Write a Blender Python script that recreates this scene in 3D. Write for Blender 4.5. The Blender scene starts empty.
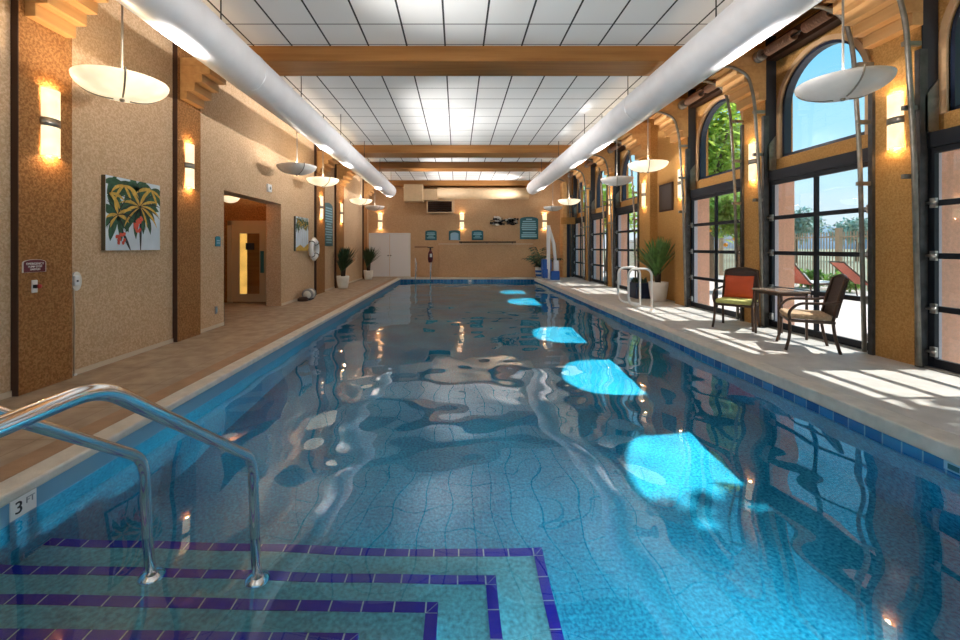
import bpy, math, random
from mathutils import Vector, Matrix
R = math.radians
random.seed(7)
sc = bpy.context.scene
COL = sc.collection
F = 420.0; CX = 457.0; CY = 247.0; H = 1.4

# ------------------------------------------------------------------ materials
def _nt(name):
    m = bpy.data.materials.new(name); m.use_nodes = True
    nt = m.node_tree; b = nt.nodes['Principled BSDF']
    return m, nt, b

def mat(name, col, rough=.6, metal=0., var=0., vscale=8., bump=0., bscale=60., spec=.5, detail=4., emit=None, estr=0., trans=0.):
    m, nt, b = _nt(name)
    b.inputs['Base Color'].default_value = (*col, 1)
    b.inputs['Roughness'].default_value = rough
    b.inputs['Metallic'].default_value = metal
    b.inputs['Specular IOR Level'].default_value = spec
    if emit:
        b.inputs['Emission Color'].default_value = (*emit, 1); b.inputs['Emission Strength'].default_value = estr
    tc = nt.nodes.new('ShaderNodeTexCoord')
    if var > 0:
        n = nt.nodes.new('ShaderNodeTexNoise'); n.inputs['Scale'].default_value = vscale; n.inputs['Detail'].default_value = detail
        nt.links.new(tc.outputs['Object'], n.inputs['Vector'])
        r = nt.nodes.new('ShaderNodeValToRGB')
        r.color_ramp.elements[0].position = .3; r.color_ramp.elements[1].position = .7
        r.color_ramp.elements[0].color = (*[c*(1-var) for c in col], 1)
        r.color_ramp.elements[1].color = (*[min(1, c*(1+var)) for c in col], 1)
        nt.links.new(n.outputs['Fac'], r.inputs['Fac']); nt.links.new(r.outputs['Color'], b.inputs['Base Color'])
    if bump > 0:
        n2 = nt.nodes.new('ShaderNodeTexNoise'); n2.inputs['Scale'].default_value = bscale; n2.inputs['Detail'].default_value = 3
        nt.links.new(tc.outputs['Object'], n2.inputs['Vector'])
        bp = nt.nodes.new('ShaderNodeBump'); bp.inputs['Strength'].default_value = bump; bp.inputs['Distance'].default_value = .02
        nt.links.new(n2.outputs['Fac'], bp.inputs['Height']); nt.links.new(bp.outputs['Normal'], b.inputs['Normal'])
    return m

def stucco(name, a, b_, scale=42., bump=.5):
    """trowelled stucco: two colours of fleck plus a broad drift"""
    m, nt, b = _nt(name)
    tc = nt.nodes.new('ShaderNodeTexCoord')
    n = nt.nodes.new('ShaderNodeTexNoise'); n.inputs['Scale'].default_value = scale; n.inputs['Detail'].default_value = 3
    n.inputs['Distortion'].default_value = .6
    nt.links.new(tc.outputs['Object'], n.inputs['Vector'])
    r = nt.nodes.new('ShaderNodeValToRGB')
    r.color_ramp.elements[0].position = .4; r.color_ramp.elements[1].position = .62
    r.color_ramp.elements[0].color = (*a, 1); r.color_ramp.elements[1].color = (*b_, 1)
    nt.links.new(n.outputs['Fac'], r.inputs['Fac'])
    n2 = nt.nodes.new('ShaderNodeTexNoise'); n2.inputs['Scale'].default_value = 1.1; n2.inputs['Detail'].default_value = 2
    nt.links.new(tc.outputs['Object'], n2.inputs['Vector'])
    r2 = nt.nodes.new('ShaderNodeValToRGB'); r2.color_ramp.elements[0].color = (.86, .84, .82, 1); r2.color_ramp.elements[1].color = (1.08, 1.06, 1.04, 1)
    nt.links.new(n2.outputs['Fac'], r2.inputs['Fac'])
    mx = nt.nodes.new('ShaderNodeMixRGB'); mx.blend_type = 'MULTIPLY'; mx.inputs[0].default_value = 1
    nt.links.new(r.outputs['Color'], mx.inputs[1]); nt.links.new(r2.outputs['Color'], mx.inputs[2])
    nt.links.new(mx.outputs['Color'], b.inputs['Base Color'])
    b.inputs['Roughness'].default_value = .85; b.inputs['Specular IOR Level'].default_value = .25
    bp = nt.nodes.new('ShaderNodeBump'); bp.inputs['Strength'].default_value = bump; bp.inputs['Distance'].default_value = .02
    nt.links.new(n.outputs['Fac'], bp.inputs['Height']); nt.links.new(bp.outputs['Normal'], b.inputs['Normal'])
    return m

def wood(name, a, b_, axis=0):
    m, nt, b = _nt(name)
    tc = nt.nodes.new('ShaderNodeTexCoord'); mp = nt.nodes.new('ShaderNodeMapping')
    s = [14., 14., 14.]; s[axis] = .7
    mp.inputs['Scale'].default_value = s
    nt.links.new(tc.outputs['Object'], mp.inputs['Vector'])
    n = nt.nodes.new('ShaderNodeTexNoise'); n.inputs['Scale'].default_value = 1.; n.inputs['Detail'].default_value = 5
    nt.links.new(mp.outputs['Vector'], n.inputs['Vector'])
    r = nt.nodes.new('ShaderNodeValToRGB'); r.color_ramp.elements[0].position = .3; r.color_ramp.elements[1].position = .7
    r.color_ramp.elements[0].color = (*a, 1); r.color_ramp.elements[1].color = (*b_, 1)
    nt.links.new(n.outputs['Fac'], r.inputs['Fac']); nt.links.new(r.outputs['Color'], b.inputs['Base Color'])
    b.inputs['Roughness'].default_value = .5
    return m

def glass_pane(name, tint=(.97, .99, 1.), refl=.06):
    m = bpy.data.materials.new(name); m.use_nodes = True
    nt = m.node_tree; nt.nodes.clear()
    o = nt.nodes.new('ShaderNodeOutputMaterial'); mx = nt.nodes.new('ShaderNodeMixShader')
    t = nt.nodes.new('ShaderNodeBsdfTransparent'); t.inputs[0].default_value = (*tint, 1)
    g = nt.nodes.new('ShaderNodeBsdfGlossy'); g.inputs['Roughness'].default_value = .01
    mx.inputs[0].default_value = refl
    nt.links.new(t.outputs[0], mx.inputs[1]); nt.links.new(g.outputs[0], mx.inputs[2]); nt.links.new(mx.outputs[0], o.inputs[0])
    return m

def brick_mat(name, c1, c2, mortar, w, h, msize, rough=.3, axis_rot=(0, 0, 0)):
    m, nt, b = _nt(name)
    tc = nt.nodes.new('ShaderNodeTexCoord'); mp = nt.nodes.new('ShaderNodeMapping'); mp.inputs['Rotation'].default_value = axis_rot
    nt.links.new(tc.outputs['Object'], mp.inputs['Vector'])
    k = nt.nodes.new('ShaderNodeTexBrick'); k.offset = 0
    k.inputs['Scale'].default_value = 1; k.inputs['Brick Width'].default_value = w; k.inputs['Row Height'].default_value = h
    k.inputs['Mortar Size'].default_value = msize; k.inputs['Mortar Smooth'].default_value = .1
    k.inputs['Color1'].default_value = (*c1, 1); k.inputs['Color2'].default_value = (*c2, 1); k.inputs['Mortar'].default_value = (*mortar, 1)
    nt.links.new(mp.outputs['Vector'], k.inputs['Vector']); nt.links.new(k.outputs['Color'], b.inputs['Base Color'])
    b.inputs['Roughness'].default_value = rough
    return m

M = {}
M['wall'] = stucco('tan stucco', (.55, .37, .22), (.70, .51, .34))
M['endwall'] = stucco('end wall stucco', (.56, .36, .20), (.64, .43, .26), 30., .25)
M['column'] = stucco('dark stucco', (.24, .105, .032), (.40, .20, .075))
M['gold'] = stucco('golden stucco', (.44, .225, .065), (.57, .32, .11), 42., .35)
M['corbel'] = wood('corbel plaster', (.56, .30, .11), (.68, .40, .17), 1)
M['beam'] = wood('beam wood', (.28, .11, .022), (.40, .175, .045), 0)
M['darkbrown'] = mat('plain dark brown', (.05, .018, .008), .7)
M['mouldtan'] = mat('arch moulding', (.58, .36, .19), .6, var=.1)
M['deckL'] = None
M['coping'] = mat('coping concrete', (.62, .58, .52), .6, var=.12, vscale=9, bump=.15, bscale=90)
M['brownstrip'] = mat('brown strip', (.36, .23, .145), .7, var=.15, vscale=6, bump=.2, bscale=70)
M['navy'] = mat('navy tile', (.0, .010, .32), .25)
M['grout'] = mat('grout', (.35, .5, .55), .8)
M['tileband'] = brick_mat('waterline tile', (.012, .11, .32), (.035, .23, .52), (.16, .34, .5), .15, .15, .006, .15)
M['chrome'] = mat('polished steel', (.88, .90, .93), .11, 1.)
M['steel'] = mat('galvanised steel', (.42, .41, .39), .38, .85, var=.2, vscale=12)
M['darksteel'] = mat('dark steel', (.05, .048, .045), .45, .6)
M['spring'] = mat('spring steel', (.34, .20, .14), .5, .5)
M['black'] = mat('black frame', (.010, .012, .018), .55, spec=.3)
M['track'] = mat('roller track steel', (.24, .22, .19), .42, .6, var=.2, vscale=12)
M['angle'] = mat('dark jamb steel', (.075, .07, .068), .5, .4, var=.3, vscale=10)
M['rodgrey'] = mat('grey rod', (.38, .36, .33), .4, .3)
M['shadereveal'] = mat('reveal shade colour', (.035, .035, .045), .7)
M['navyframe'] = mat('arch frame', (.012, .02, .045), .35)
M['glass'] = glass_pane('window glass')
M['duct'] = mat('duct fabric', (.62, .62, .64), .42, .15, var=.05, vscale=4, bump=.06, bscale=14)
M['ducttan'] = mat('tan painted metal', (.60, .42, .25), .6, var=.05)
M['white'] = mat('white paint', (.84, .85, .87), .5)
M['whitetube'] = mat('white plastic tube', (.85, .83, .80), .3)
M['potwhite'] = mat('white ceramic', (.80, .78, .73), .4, var=.05)
M['leafdark'] = mat('dark leaf', (.025, .06, .022), .45, var=.5, vscale=10)
M['leafmid'] = mat('mid leaf', (.10, .22, .05), .45, var=.4, vscale=10)
M['trunk'] = mat('trunk bark', (.04, .025, .015), .8)
M['bronze'] = mat('bronze metal', (.085, .05, .035), .4, .4)
M['weave'] = mat('brown weave', (.05, .026, .02), .6, var=.3, vscale=60, bump=.4, bscale=120)
M['lime'] = mat('lime cushion', (.62, .60, .20), .8, var=.08, vscale=30)
M['orange'] = mat('burnt orange pillow', (.62, .085, .02), .6, var=.08, vscale=6)
M['beigepat'] = mat('beige patterned cushion', (.52, .36, .22), .85, var=.3, vscale=26)
M['tabletop'] = mat('table top', (.30, .22, .17), .25, .2)
M['teal'] = mat('teal sign', (.018, .13, .17), .4)
M['tealite'] = mat('pale teal lettering', (.29, .56, .68), .5)
M['bluelite'] = mat('pale blue panel', (.30, .52, .68), .5)
M['tealbright'] = mat('bright teal sign', (.01, .22, .32), .4)
M['maroon'] = mat('maroon sign', (.12, .008, .02), .4)
M['sigwhite'] = mat('sign white', (.80, .76, .74), .5)
M['red'] = mat('red button', (.4, .02, .02), .4)
M['bluebox'] = mat('blue plastic', (.01, .10, .42), .35)
M['navybox'] = mat('navy planter', (.012, .022, .06), .5)
M['sconceband'] = mat('brushed nickel', (.35, .31, .26), .35, .8)
M['canvas'] = mat('pale blue canvas', (.62, .72, .82), .7, var=.08, vscale=5)
M['canvasedge'] = mat('canvas edge', (.06, .05, .03), .8)
M['pgreen'] = mat('painted green', (.02, .085, .045), .6, var=.4, vscale=25)
M['pyellow'] = mat('painted ochre', (.58, .36, .06), .6, var=.25, vscale=25)
M['pdark'] = mat('painted black', (.015, .015, .02), .6)
M['pred'] = mat('painted red', (.62, .085, .05), .6)
M['porange'] = mat('painted cream', (.75, .62, .42), .6)
M['cream'] = mat('cream door', (.50, .41, .26), .5)
M['glowyellow'] = mat('lit room behind door', (.75, .45, .10), .6)
M['salmon'] = mat('salmon stucco', (.90, .46, .30), .85, var=.08, vscale=30, bump=.3, bscale=60)
M['jambgrey'] = mat('grey jamb', (.62, .56, .60), .7)
M['patio'] = mat('patio paving', (.62, .52, .48), .9, var=.06, vscale=1.5)
M['ground'] = mat('dry ground', (.30, .29, .19), .95, var=.3, vscale=.08)
M['iron'] = mat('fence iron', (.50, .34, .24), .6)
M['tan_post'] = mat('fence post', (.55, .36, .24), .8)
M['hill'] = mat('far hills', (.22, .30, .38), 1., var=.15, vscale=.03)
M['bark'] = mat('tree bark', (.16, .11, .07), .9, var=.3, vscale=8)
M['treeleaf'] = mat('sunlit leaf', (.30, .42, .07), .6, var=.55, vscale=2.2)
M['treeleaf2'] = mat('olive leaf', (.12, .24, .06), .6, var=.5, vscale=2.)
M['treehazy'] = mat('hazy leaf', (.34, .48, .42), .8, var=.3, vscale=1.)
M['orangefruit'] = mat('ripe citrus', (.80, .36, .03), .5)
M['sling'] = mat('salmon sling', (.55, .15, .10), .7)
M['towel'] = mat('white towel', (.85, .84, .82), .9)
M['lampglass_off'] = mat('unlit alabaster', (.80, .77, .74), .35, var=.06, vscale=6)
M['gray'] = mat('grey plastic', (.30, .31, .32), .5)
M['speaker'] = mat('dark panel', (.035, .02, .016), .4)
M['caulk'] = mat('light base strip', (.66, .55, .42), .7)

def emissive_glass(name, base, col, s0, s1, scale):
    m, nt, b = _nt(name)
    b.inputs['Base Color'].default_value = (*base, 1); b.inputs['Roughness'].default_value = .3
    tc = nt.nodes.new('ShaderNodeTexCoord'); n = nt.nodes.new('ShaderNodeTexNoise'); n.inputs['Scale'].default_value = scale; n.inputs['Detail'].default_value = 2
    nt.links.new(tc.outputs['Object'], n.inputs['Vector'])
    mr = nt.nodes.new('ShaderNodeMapRange'); mr.inputs['From Min'].default_value = .3; mr.inputs['From Max'].default_value = .7
    mr.inputs['To Min'].default_value = s0; mr.inputs['To Max'].default_value = s1
    nt.links.new(n.outputs['Fac'], mr.inputs['Value']); nt.links.new(mr.outputs[0], b.inputs['Emission Strength'])
    b.inputs['Emission Color'].default_value = (*col, 1)
    return m
M['lampglass_on'] = emissive_glass('lit alabaster', (.8, .75, .64), (1., .82, .54), .3, .58, 5.)
M['sconceglass'] = emissive_glass('lit sconce glass', (.8, .74, .6), (1., .76, .44), .36, .72, 7.)
M['glowwarm'] = emissive_glass('room glow panel', (.6, .4, .1), (1., .55, .12), .25, .5, 3.)

def leafmat(name, col, var, vscale):
    m = mat(name, col, .6, var=var, vscale=vscale); nt = m.node_tree; b = nt.nodes['Principled BSDF']; o = nt.nodes['Material Output']
    t = nt.nodes.new('ShaderNodeBsdfTranslucent'); mx = nt.nodes.new('ShaderNodeMixShader'); mx.inputs[0].default_value = .5
    src = b.inputs['Base Color'].links[0].from_socket; nt.links.new(src, t.inputs['Color'])
    nt.links.new(b.outputs[0], mx.inputs[1]); nt.links.new(t.outputs[0], mx.inputs[2]); nt.links.new(mx.outputs[0], o.inputs[0])
    return m
M['treeleaf'] = leafmat('sunlit tree leaf', (.42, .56, .10), .45, 2.)
M['treeleaf2'] = leafmat('olive tree leaf', (.22, .38, .08), .5, 3.)

def plaster():
    m, nt, b = _nt('pool plaster')
    tc = nt.nodes.new('ShaderNodeTexCoord')
    n = nt.nodes.new('ShaderNodeTexNoise'); n.inputs['Scale'].default_value = 45; n.inputs['Detail'].default_value = 4
    n3 = nt.nodes.new('ShaderNodeTexNoise'); n3.inputs['Scale'].default_value = 1.3; n3.inputs['Detail'].default_value = 4
    nt.links.new(tc.outputs['Object'], n.inputs['Vector']); nt.links.new(tc.outputs['Object'], n3.inputs['Vector'])
    r = nt.nodes.new('ShaderNodeValToRGB'); r.color_ramp.elements[0].position = .35; r.color_ramp.elements[1].position = .68
    r.color_ramp.elements[0].color = (.006, .19, .34, 1); r.color_ramp.elements[1].color = (.032, .41, .62, 1)
    nt.links.new(n.outputs['Fac'], r.inputs['Fac'])
    r2 = nt.nodes.new('ShaderNodeValToRGB'); r2.color_ramp.elements[0].position = .35; r2.color_ramp.elements[1].position = .65
    r2.color_ramp.elements[0].color = (.72, .78, .8, 1); r2.color_ramp.elements[1].color = (1.15, 1.1, 1.08, 1)
    nt.links.new(n3.outputs['Fac'], r2.inputs['Fac'])
    mx = nt.nodes.new('ShaderNodeMixRGB'); mx.blend_type = 'MULTIPLY'; mx.inputs[0].default_value = 1
    nt.links.new(r.outputs['Color'], mx.inputs[1]); nt.links.new(r2.outputs['Color'], mx.inputs[2])
    nt.links.new(mx.outputs['Color'], b.inputs['Base Color'])
    b.inputs['Roughness'].default_value = .9; b.inputs['Specular IOR Level'].default_value = 0.
    return m
M['plaster'] = plaster()

def step_plaster():
    return mat('step plaster', (.10, .36, .44), .9, var=.35, vscale=45, spec=0.)
M['step'] = step_plaster()

def water_mat():
    m = bpy.data.materials.new('pool water'); m.use_nodes = True
    nt = m.node_tree; nt.nodes.clear()
    o = nt.nodes.new('ShaderNodeOutputMaterial'); g = nt.nodes.new('ShaderNodeBsdfGlass')
    g.inputs['IOR'].default_value = 1.33; g.inputs['Roughness'].default_value = 0.; g.inputs['Color'].default_value = (1, 1, 1, 1)
    gl = nt.nodes.new('ShaderNodeBsdfGlossy'); gl.inputs['Roughness'].default_value = 0.
    mx = nt.nodes.new('ShaderNodeMixShader'); mx.inputs[0].default_value = .075
    nt.links.new(g.outputs[0], mx.inputs[1]); nt.links.new(gl.outputs[0], mx.inputs[2]); nt.links.new(mx.outputs[0], o.inputs[0])
    return m
M['water'] = water_mat()

def ceiling_mat():
    m, nt, b = _nt('ceiling tile')
    tc = nt.nodes.new('ShaderNodeTexCoord'); sx = nt.nodes.new('ShaderNodeSeparateXYZ'); nt.links.new(tc.outputs['Object'], sx.inputs[0])
    def line(sock, off, w):
        a = nt.nodes.new('ShaderNodeMath'); a.operation = 'ADD'; a.inputs[1].default_value = off + 50*.58
        d = nt.nodes.new('ShaderNodeMath'); d.operation = 'DIVIDE'; d.inputs[1].default_value = .58
        f = nt.nodes.new('ShaderNodeMath'); f.operation = 'FRACT'
        l = nt.nodes.new('ShaderNodeMath'); l.operation = 'LESS_THAN'; l.inputs[1].default_value = w/.58
        nt.links.new(sock, a.inputs[0]); nt.links.new(a.outputs[0], d.inputs[0]); nt.links.new(d.outputs[0], f.inputs[0]); nt.links.new(f.outputs[0], l.inputs[0])
        return l.outputs[0]
    lx = line(sx.outputs['X'], .18+.013, .026); ly = line(sx.outputs['Y'], -8.067+.013+.58*20, .026)
    mx0 = nt.nodes.new('ShaderNodeMixRGB'); mx0.inputs[1].default_value = (.74, .74, .73, 1); mx0.inputs[2].default_value = (.22, .22, .22, 1)
    nt.links.new(ly, mx0.inputs[0])
    mx1 = nt.nodes.new('ShaderNodeMixRGB'); mx1.inputs[2].default_value = (.02, .02, .022, 1)
    nt.links.new(lx, mx1.inputs[0]); nt.links.new(mx0.outputs[0], mx1.inputs[1])
    nt.links.new(mx1.outputs[0], b.inputs['Base Color']); b.inputs['Roughness'].default_value = .7
    return m
M['ceiling'] = ceiling_mat()

def deck_mat(name, a, b_, joint, w):
    m, nt, b = _nt(name)
    tc = nt.nodes.new('ShaderNodeTexCoord')
    n = nt.nodes.new('ShaderNodeTexNoise'); n.inputs['Scale'].default_value = 5; n.inputs['Detail'].default_value = 6
    nt.links.new(tc.outputs['Object'], n.inputs['Vector'])
    r = nt.nodes.new('ShaderNodeValToRGB'); r.color_ramp.elements[0].position = .35; r.color_ramp.elements[1].position = .68
    r.color_ramp.elements[0].color = (*a, 1); r.color_ramp.elements[1].color = (*b_, 1)
    nt.links.new(n.outputs['Fac'], r.inputs['Fac'])
    k = nt.nodes.new('ShaderNodeTexBrick'); k.offset = 0; k.inputs['Scale'].default_value = 1
    k.inputs['Brick Width'].default_value = w; k.inputs['Row Height'].default_value = w; k.inputs['Mortar Size'].default_value = .007
    k.inputs['Color1'].default_value = (1, 1, 1, 1); k.inputs['Color2'].default_value = (.93, .93, .93, 1); k.inputs['Mortar'].default_value = (*joint, 1)
    nt.links.new(tc.outputs['Object'], k.inputs['Vector'])
    mx = nt.nodes.new('ShaderNodeMixRGB'); mx.blend_type = 'MULTIPLY'; mx.inputs[0].default_value = 1
    nt.links.new(r.outputs['Color'], mx.inputs[1]); nt.links.new(k.outputs['Color'], mx.inputs[2])
    nt.links.new(mx.outputs['Color'], b.inputs['Base Color']); b.inputs['Roughness'].default_value = .55
    n2 = nt.nodes.new('ShaderNodeTexNoise'); n2.inputs['Scale'].default_value = 80; nt.links.new(tc.outputs['Object'], n2.inputs['Vector'])
    bp = nt.nodes.new('ShaderNodeBump'); bp.inputs['Strength'].default_value = .25; bp.inputs['Distance'].default_value = .01
    nt.links.new(n2.outputs['Fac'], bp.inputs['Height']); nt.links.new(bp.outputs['Normal'], b.inputs['Normal'])
    return m
M['deckL'] = deck_mat('stamped concrete', (.30, .225, .16), (.45, .36, .27), (.72, .70, .68), .61)
M['deckR'] = deck_mat('broomed concrete', (.50, .48, .455), (.62, .59, .56), (.85, .85, .85), 3.0)

# ------------------------------------------------------------------ mesh builder
class MB:
    def __init__(s): s.v = []; s.f = []; s.sm = []
    def add(s, vs, fs, smooth=False):
        o = len(s.v); s.v += [tuple(p) for p in vs]
        for f in fs: s.f.append(tuple(i+o for i in f)); s.sm.append(smooth)
        return s
    def box(s, x0, y0, z0, x1, y1, z1):
        if x0 > x1: x0, x1 = x1, x0
        if y0 > y1: y0, y1 = y1, y0
        if z0 > z1: z0, z1 = z1, z0
        return s.add([(x0,y0,z0),(x1,y0,z0),(x1,y1,z0),(x0,y1,z0),(x0,y0,z1),(x1,y0,z1),(x1,y1,z1),(x0,y1,z1)],
                     [(0,3,2,1),(4,5,6,7),(0,1,5,4),(1,2,6,5),(2,3,7,6),(3,0,4,7)])
    def cbox(s, c, d): return s.box(c[0]-d[0]/2, c[1]-d[1]/2, c[2]-d[2]/2, c[0]+d[0]/2, c[1]+d[1]/2, c[2]+d[2]/2)
    def tube(s, pts, r, seg=10, caps=True, closed=False):
        pts = [Vector(p) for p in pts]; n = len(pts)
        rs = r if isinstance(r, (list, tuple)) else [r]*n
        vs = []; fs = []; prev = None
        for i, p in enumerate(pts):
            if closed: t = pts[(i+1) % n]-pts[i-1]
            else: t = pts[min(i+1, n-1)]-pts[max(i-1, 0)]
            t.normalize()
            if prev is None:
                a = Vector((0, 0, 1)) if abs(t.z) < .9 else Vector((1, 0, 0))
                u = t.cross(a).normalized()
            else:
                u = prev - t*prev.dot(t); u.normalize()
            prev = u; w = t.cross(u)
            for k in range(seg):
                a = 2*math.pi*k/seg; vs.append(p+(u*math.cos(a)+w*math.sin(a))*rs[i])
        m = n if closed else n-1
        for i in range(m):
            j = (i+1) % n
            for k in range(seg):
                k2 = (k+1) % seg; fs.append((i*seg+k, i*seg+k2, j*seg+k2, j*seg+k))
        s.add(vs, fs, True)
        if caps and not closed:
            o = len(s.v)-len(vs)
            s.f.append(tuple(o+k for k in reversed(range(seg)))); s.sm.append(False)
            s.f.append(tuple(o+(n-1)*seg+k for k in range(seg))); s.sm.append(False)
        return s
    def lathe(s, prof, c=(0, 0, 0), seg=24, axis='z', a0=0., a1=2*math.pi):
        full = abs(a1-a0-2*math.pi) < 1e-6; ns = seg if full else seg+1
        vs = []; fs = []
        for (r, h) in prof:
            for k in range(ns):
                a = a0+(a1-a0)*k/seg
                p = (r*math.cos(a), r*math.sin(a), h)
                if axis == 'y': p = (p[0], p[2], p[1])
                if axis == 'x': p = (p[2], p[0], p[1])
                vs.append((c[0]+p[0], c[1]+p[1], c[2]+p[2]))
        for i in range(len(prof)-1):
            for k in range(seg):
                k2 = (k+1) % ns; fs.append((i*ns+k, i*ns+k2, (i+1)*ns+k2, (i+1)*ns+k))
        return s.add(vs, fs, True)
    def prism(s, poly, plane, a, b):
        """poly in 2D, extruded from a to b along the axis missing from plane ('xz','yz','xy')"""
        def P(u, v, w):
            return {'xz': (u, w, v), 'yz': (w, u, v), 'xy': (u, v, w)}[plane]
        n = len(poly)
        vs = [P(u, v, a) for u, v in poly]+[P(u, v, b) for u, v in poly]
        fs = [tuple(range(n)), tuple(reversed(range(n, 2*n)))]+[(i, i+n, (i+1) % n+n, (i+1) % n) for i in range(n)]
        return s.add(vs, fs)
    def blade(s, base, tip, width, sag=0., n=5, up=Vector((0, 0, 1)), fold=.25):
        """a tapering leaf with thickness from its V fold"""
        b = Vector(base); t = Vector(tip); d = t-b
        side = d.cross(up)
        if side.length < 1e-4: side = Vector((1, 0, 0))
        side.normalize(); nrm = side.cross(d).normalized()
        vs = []; fs = []
        for i in range(n+1):
            q = i/n; p = b+d*q; p.z -= sag*q*q
            w = width*(math.sin(math.pi*min(1, .18+.82*q))**.7 if q < 1 else 0.02)
            vs += [p-side*w*.5+nrm*w*fold, p, p+side*w*.5+nrm*w*fold]
        for i in range(n):
            o = i*3; fs += [(o, o+1, o+4, o+3), (o+1, o+2, o+5, o+4)]
        return s.add(vs, fs, True)
    def build(s, name, m, parent=None, bevel=0., world=True, subsurf=0, normals=True):
        me = bpy.data.meshes.new(name)
        v = s.v
        if parent is not None and world:
            L = world_loc(parent); v = [(p[0]-L[0], p[1]-L[1], p[2]-L[2]) for p in v]
        me.from_pydata([tuple(p) for p in v], [], s.f); me.update()
        me.polygons.foreach_set('use_smooth', s.sm)
        me.materials.append(m)
        if normals:
            import bmesh
            bm = bmesh.new(); bm.from_mesh(me); bmesh.ops.recalc_face_normals(bm, faces=bm.faces); bm.to_mesh(me); bm.free()
        o = bpy.data.objects.new(name, me); COL.objects.link(o)
        if parent is not None: o.parent = parent
        if bevel:
            b = o.modifiers.new('Bevel', 'BEVEL'); b.width = bevel; b.segments = 2; b.limit_method = 'ANGLE'
        if subsurf:
            b = o.modifiers.new('Subdivision', 'SUBSURF'); b.levels = subsurf; b.render_levels = subsurf
        return o

def world_loc(o):
    L = Vector((0, 0, 0))
    while o is not None: L += o.location; o = o.parent
    return L

def tag(o, label=None, cat=None, group=None, kind=None):
    if label: o['label'] = label
    if cat: o['category'] = cat
    if group: o['group'] = group
    if kind: o['kind'] = kind
    return o
def thing(name, loc, label=None, cat=None, group=None, rz=0., kind=None):
    o = bpy.data.objects.new(name, None); COL.objects.link(o); o.location = loc; o.rotation_euler = (0, 0, rz); o.empty_display_size = .1
    return tag(o, label, cat, group, kind)
def part(o, label):
    o['label'] = label; return o
def struct(o, label, cat):
    return tag(o, label, cat, None, 'structure')

def arc(cx, cz, r, a0, a1, n):
    return [(cx+r*math.cos(a0+(a1-a0)*i/n), cz+r*math.sin(a0+(a1-a0)*i/n)) for i in range(n+1)]
def smooth_path(pts, rad, n=6):
    """round the corners of a polyline"""
    pts = [Vector(p) for p in pts]; out = [pts[0]]
    for i in range(1, len(pts)-1):
        a, b, c = pts[i-1], pts[i], pts[i+1]
        d1 = (a-b); d2 = (c-b); r = min(rad, d1.length*.48, d2.length*.48)
        p = b+d1.normalized()*r; q = b+d2.normalized()*r
        for k in range(n+1):
            t = k/n; out.append(p*(1-t)**2+b*2*t*(1-t)+q*t*t)
    out.append(pts[-1]); return out

def text(name, body, size, m, parent, loc, rot=(R(90), 0, 0), depth=.002, align='CENTER'):
    cu = bpy.data.curves.new(name, 'FONT'); cu.body = body; cu.size = size; cu.extrude = depth; cu.align_x = align; cu.align_y = 'CENTER'
    t = bpy.data.objects.new(name, cu); COL.objects.link(t)
    dg = bpy.context.evaluated_depsgraph_get()
    me = bpy.data.meshes.new_from_object(t.evaluated_get(dg))
    bpy.data.objects.remove(t); bpy.data.curves.remove(cu)
    o = bpy.data.objects.new(name, me); COL.objects.link(o); me.materials.clear(); me.materials.append(m)
    o.parent = parent; o.location = loc; o.rotation_euler = rot
    return o

# ------------------------------------------------------------------ key dimensions
XL, XR, YE = -4.18, 5.41, 19.75
PL, PR, PN, PF = -2.56, 3.5, .85, 18.9
ZC = 4.45; WZ = -.17; ZF = -1.42; YB = -2.6
XI = 5.62            # face of the recessed wall above the glass doors
BAYS = [(2.98, 4.90), (5.46, 7.38), (7.94, 9.86), (12.49, 14.45), (15.10, 17.05), (17.70, 19.60)]
ALC = (10.42, 11.77)

def under(px, py, z):
    """the point at height z under the water that shows at pixel px, py"""
    hc = H-WZ; Y = hc*F/(py-CY); X = (px-CX)*Y/F
    d = math.hypot(X, Y); si = d/math.hypot(d, hc)/1.33; t = si/math.sqrt(1-si*si)
    k = (d+(WZ-z)*t)/d
    return X*k, Y*k

# ------------------------------------------------------------------ room shell
# floors (decks) round the pool
m = MB(); m.box(XL-.05, YB, -.25, -2.9, YE, 0)
struct(m.build('floor_left', M['deckL']), 'tan stamped concrete deck along the left wall', 'floor')
m = MB(); m.box(-2.9, PN-.25, -.25, -2.72, PF+.25, .001)
struct(m.build('trim_1', M['brownstrip']), 'brown strip between left deck and pale coping', 'trim')
m = MB(); m.box(3.72, YB, -.25, XI+.3, YE, 0)
struct(m.build('floor_right', M['deckR']), 'grey broomed concrete deck along the glass doors', 'floor')
m = MB(); m.box(-2.9, PF+.2, -.25, 3.72, YE, 0); m.box(-2.9, YB, -.25, 3.72, PN-.2, 0)
struct(m.build('floor_end', M['deckL']), 'concrete deck across the pool ends', 'floor')
m = MB()
m.box(-2.72, PN-.2, -.06, PL+.02, PF+.2, .004); m.box(PR-.02, PN-.2, -.125, PR+.22, PF+.2, .004)
m.box(PL+.02, PF-.02, -.06, PR-.02, PF+.2, .004); m.box(PL+.02, PN-.2, -.06, PR-.02, PN+.02, .004)
struct(m.build('trim_2', M['coping'], bevel=.015), 'pale concrete coping around the pool edge', 'coping')
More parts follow.
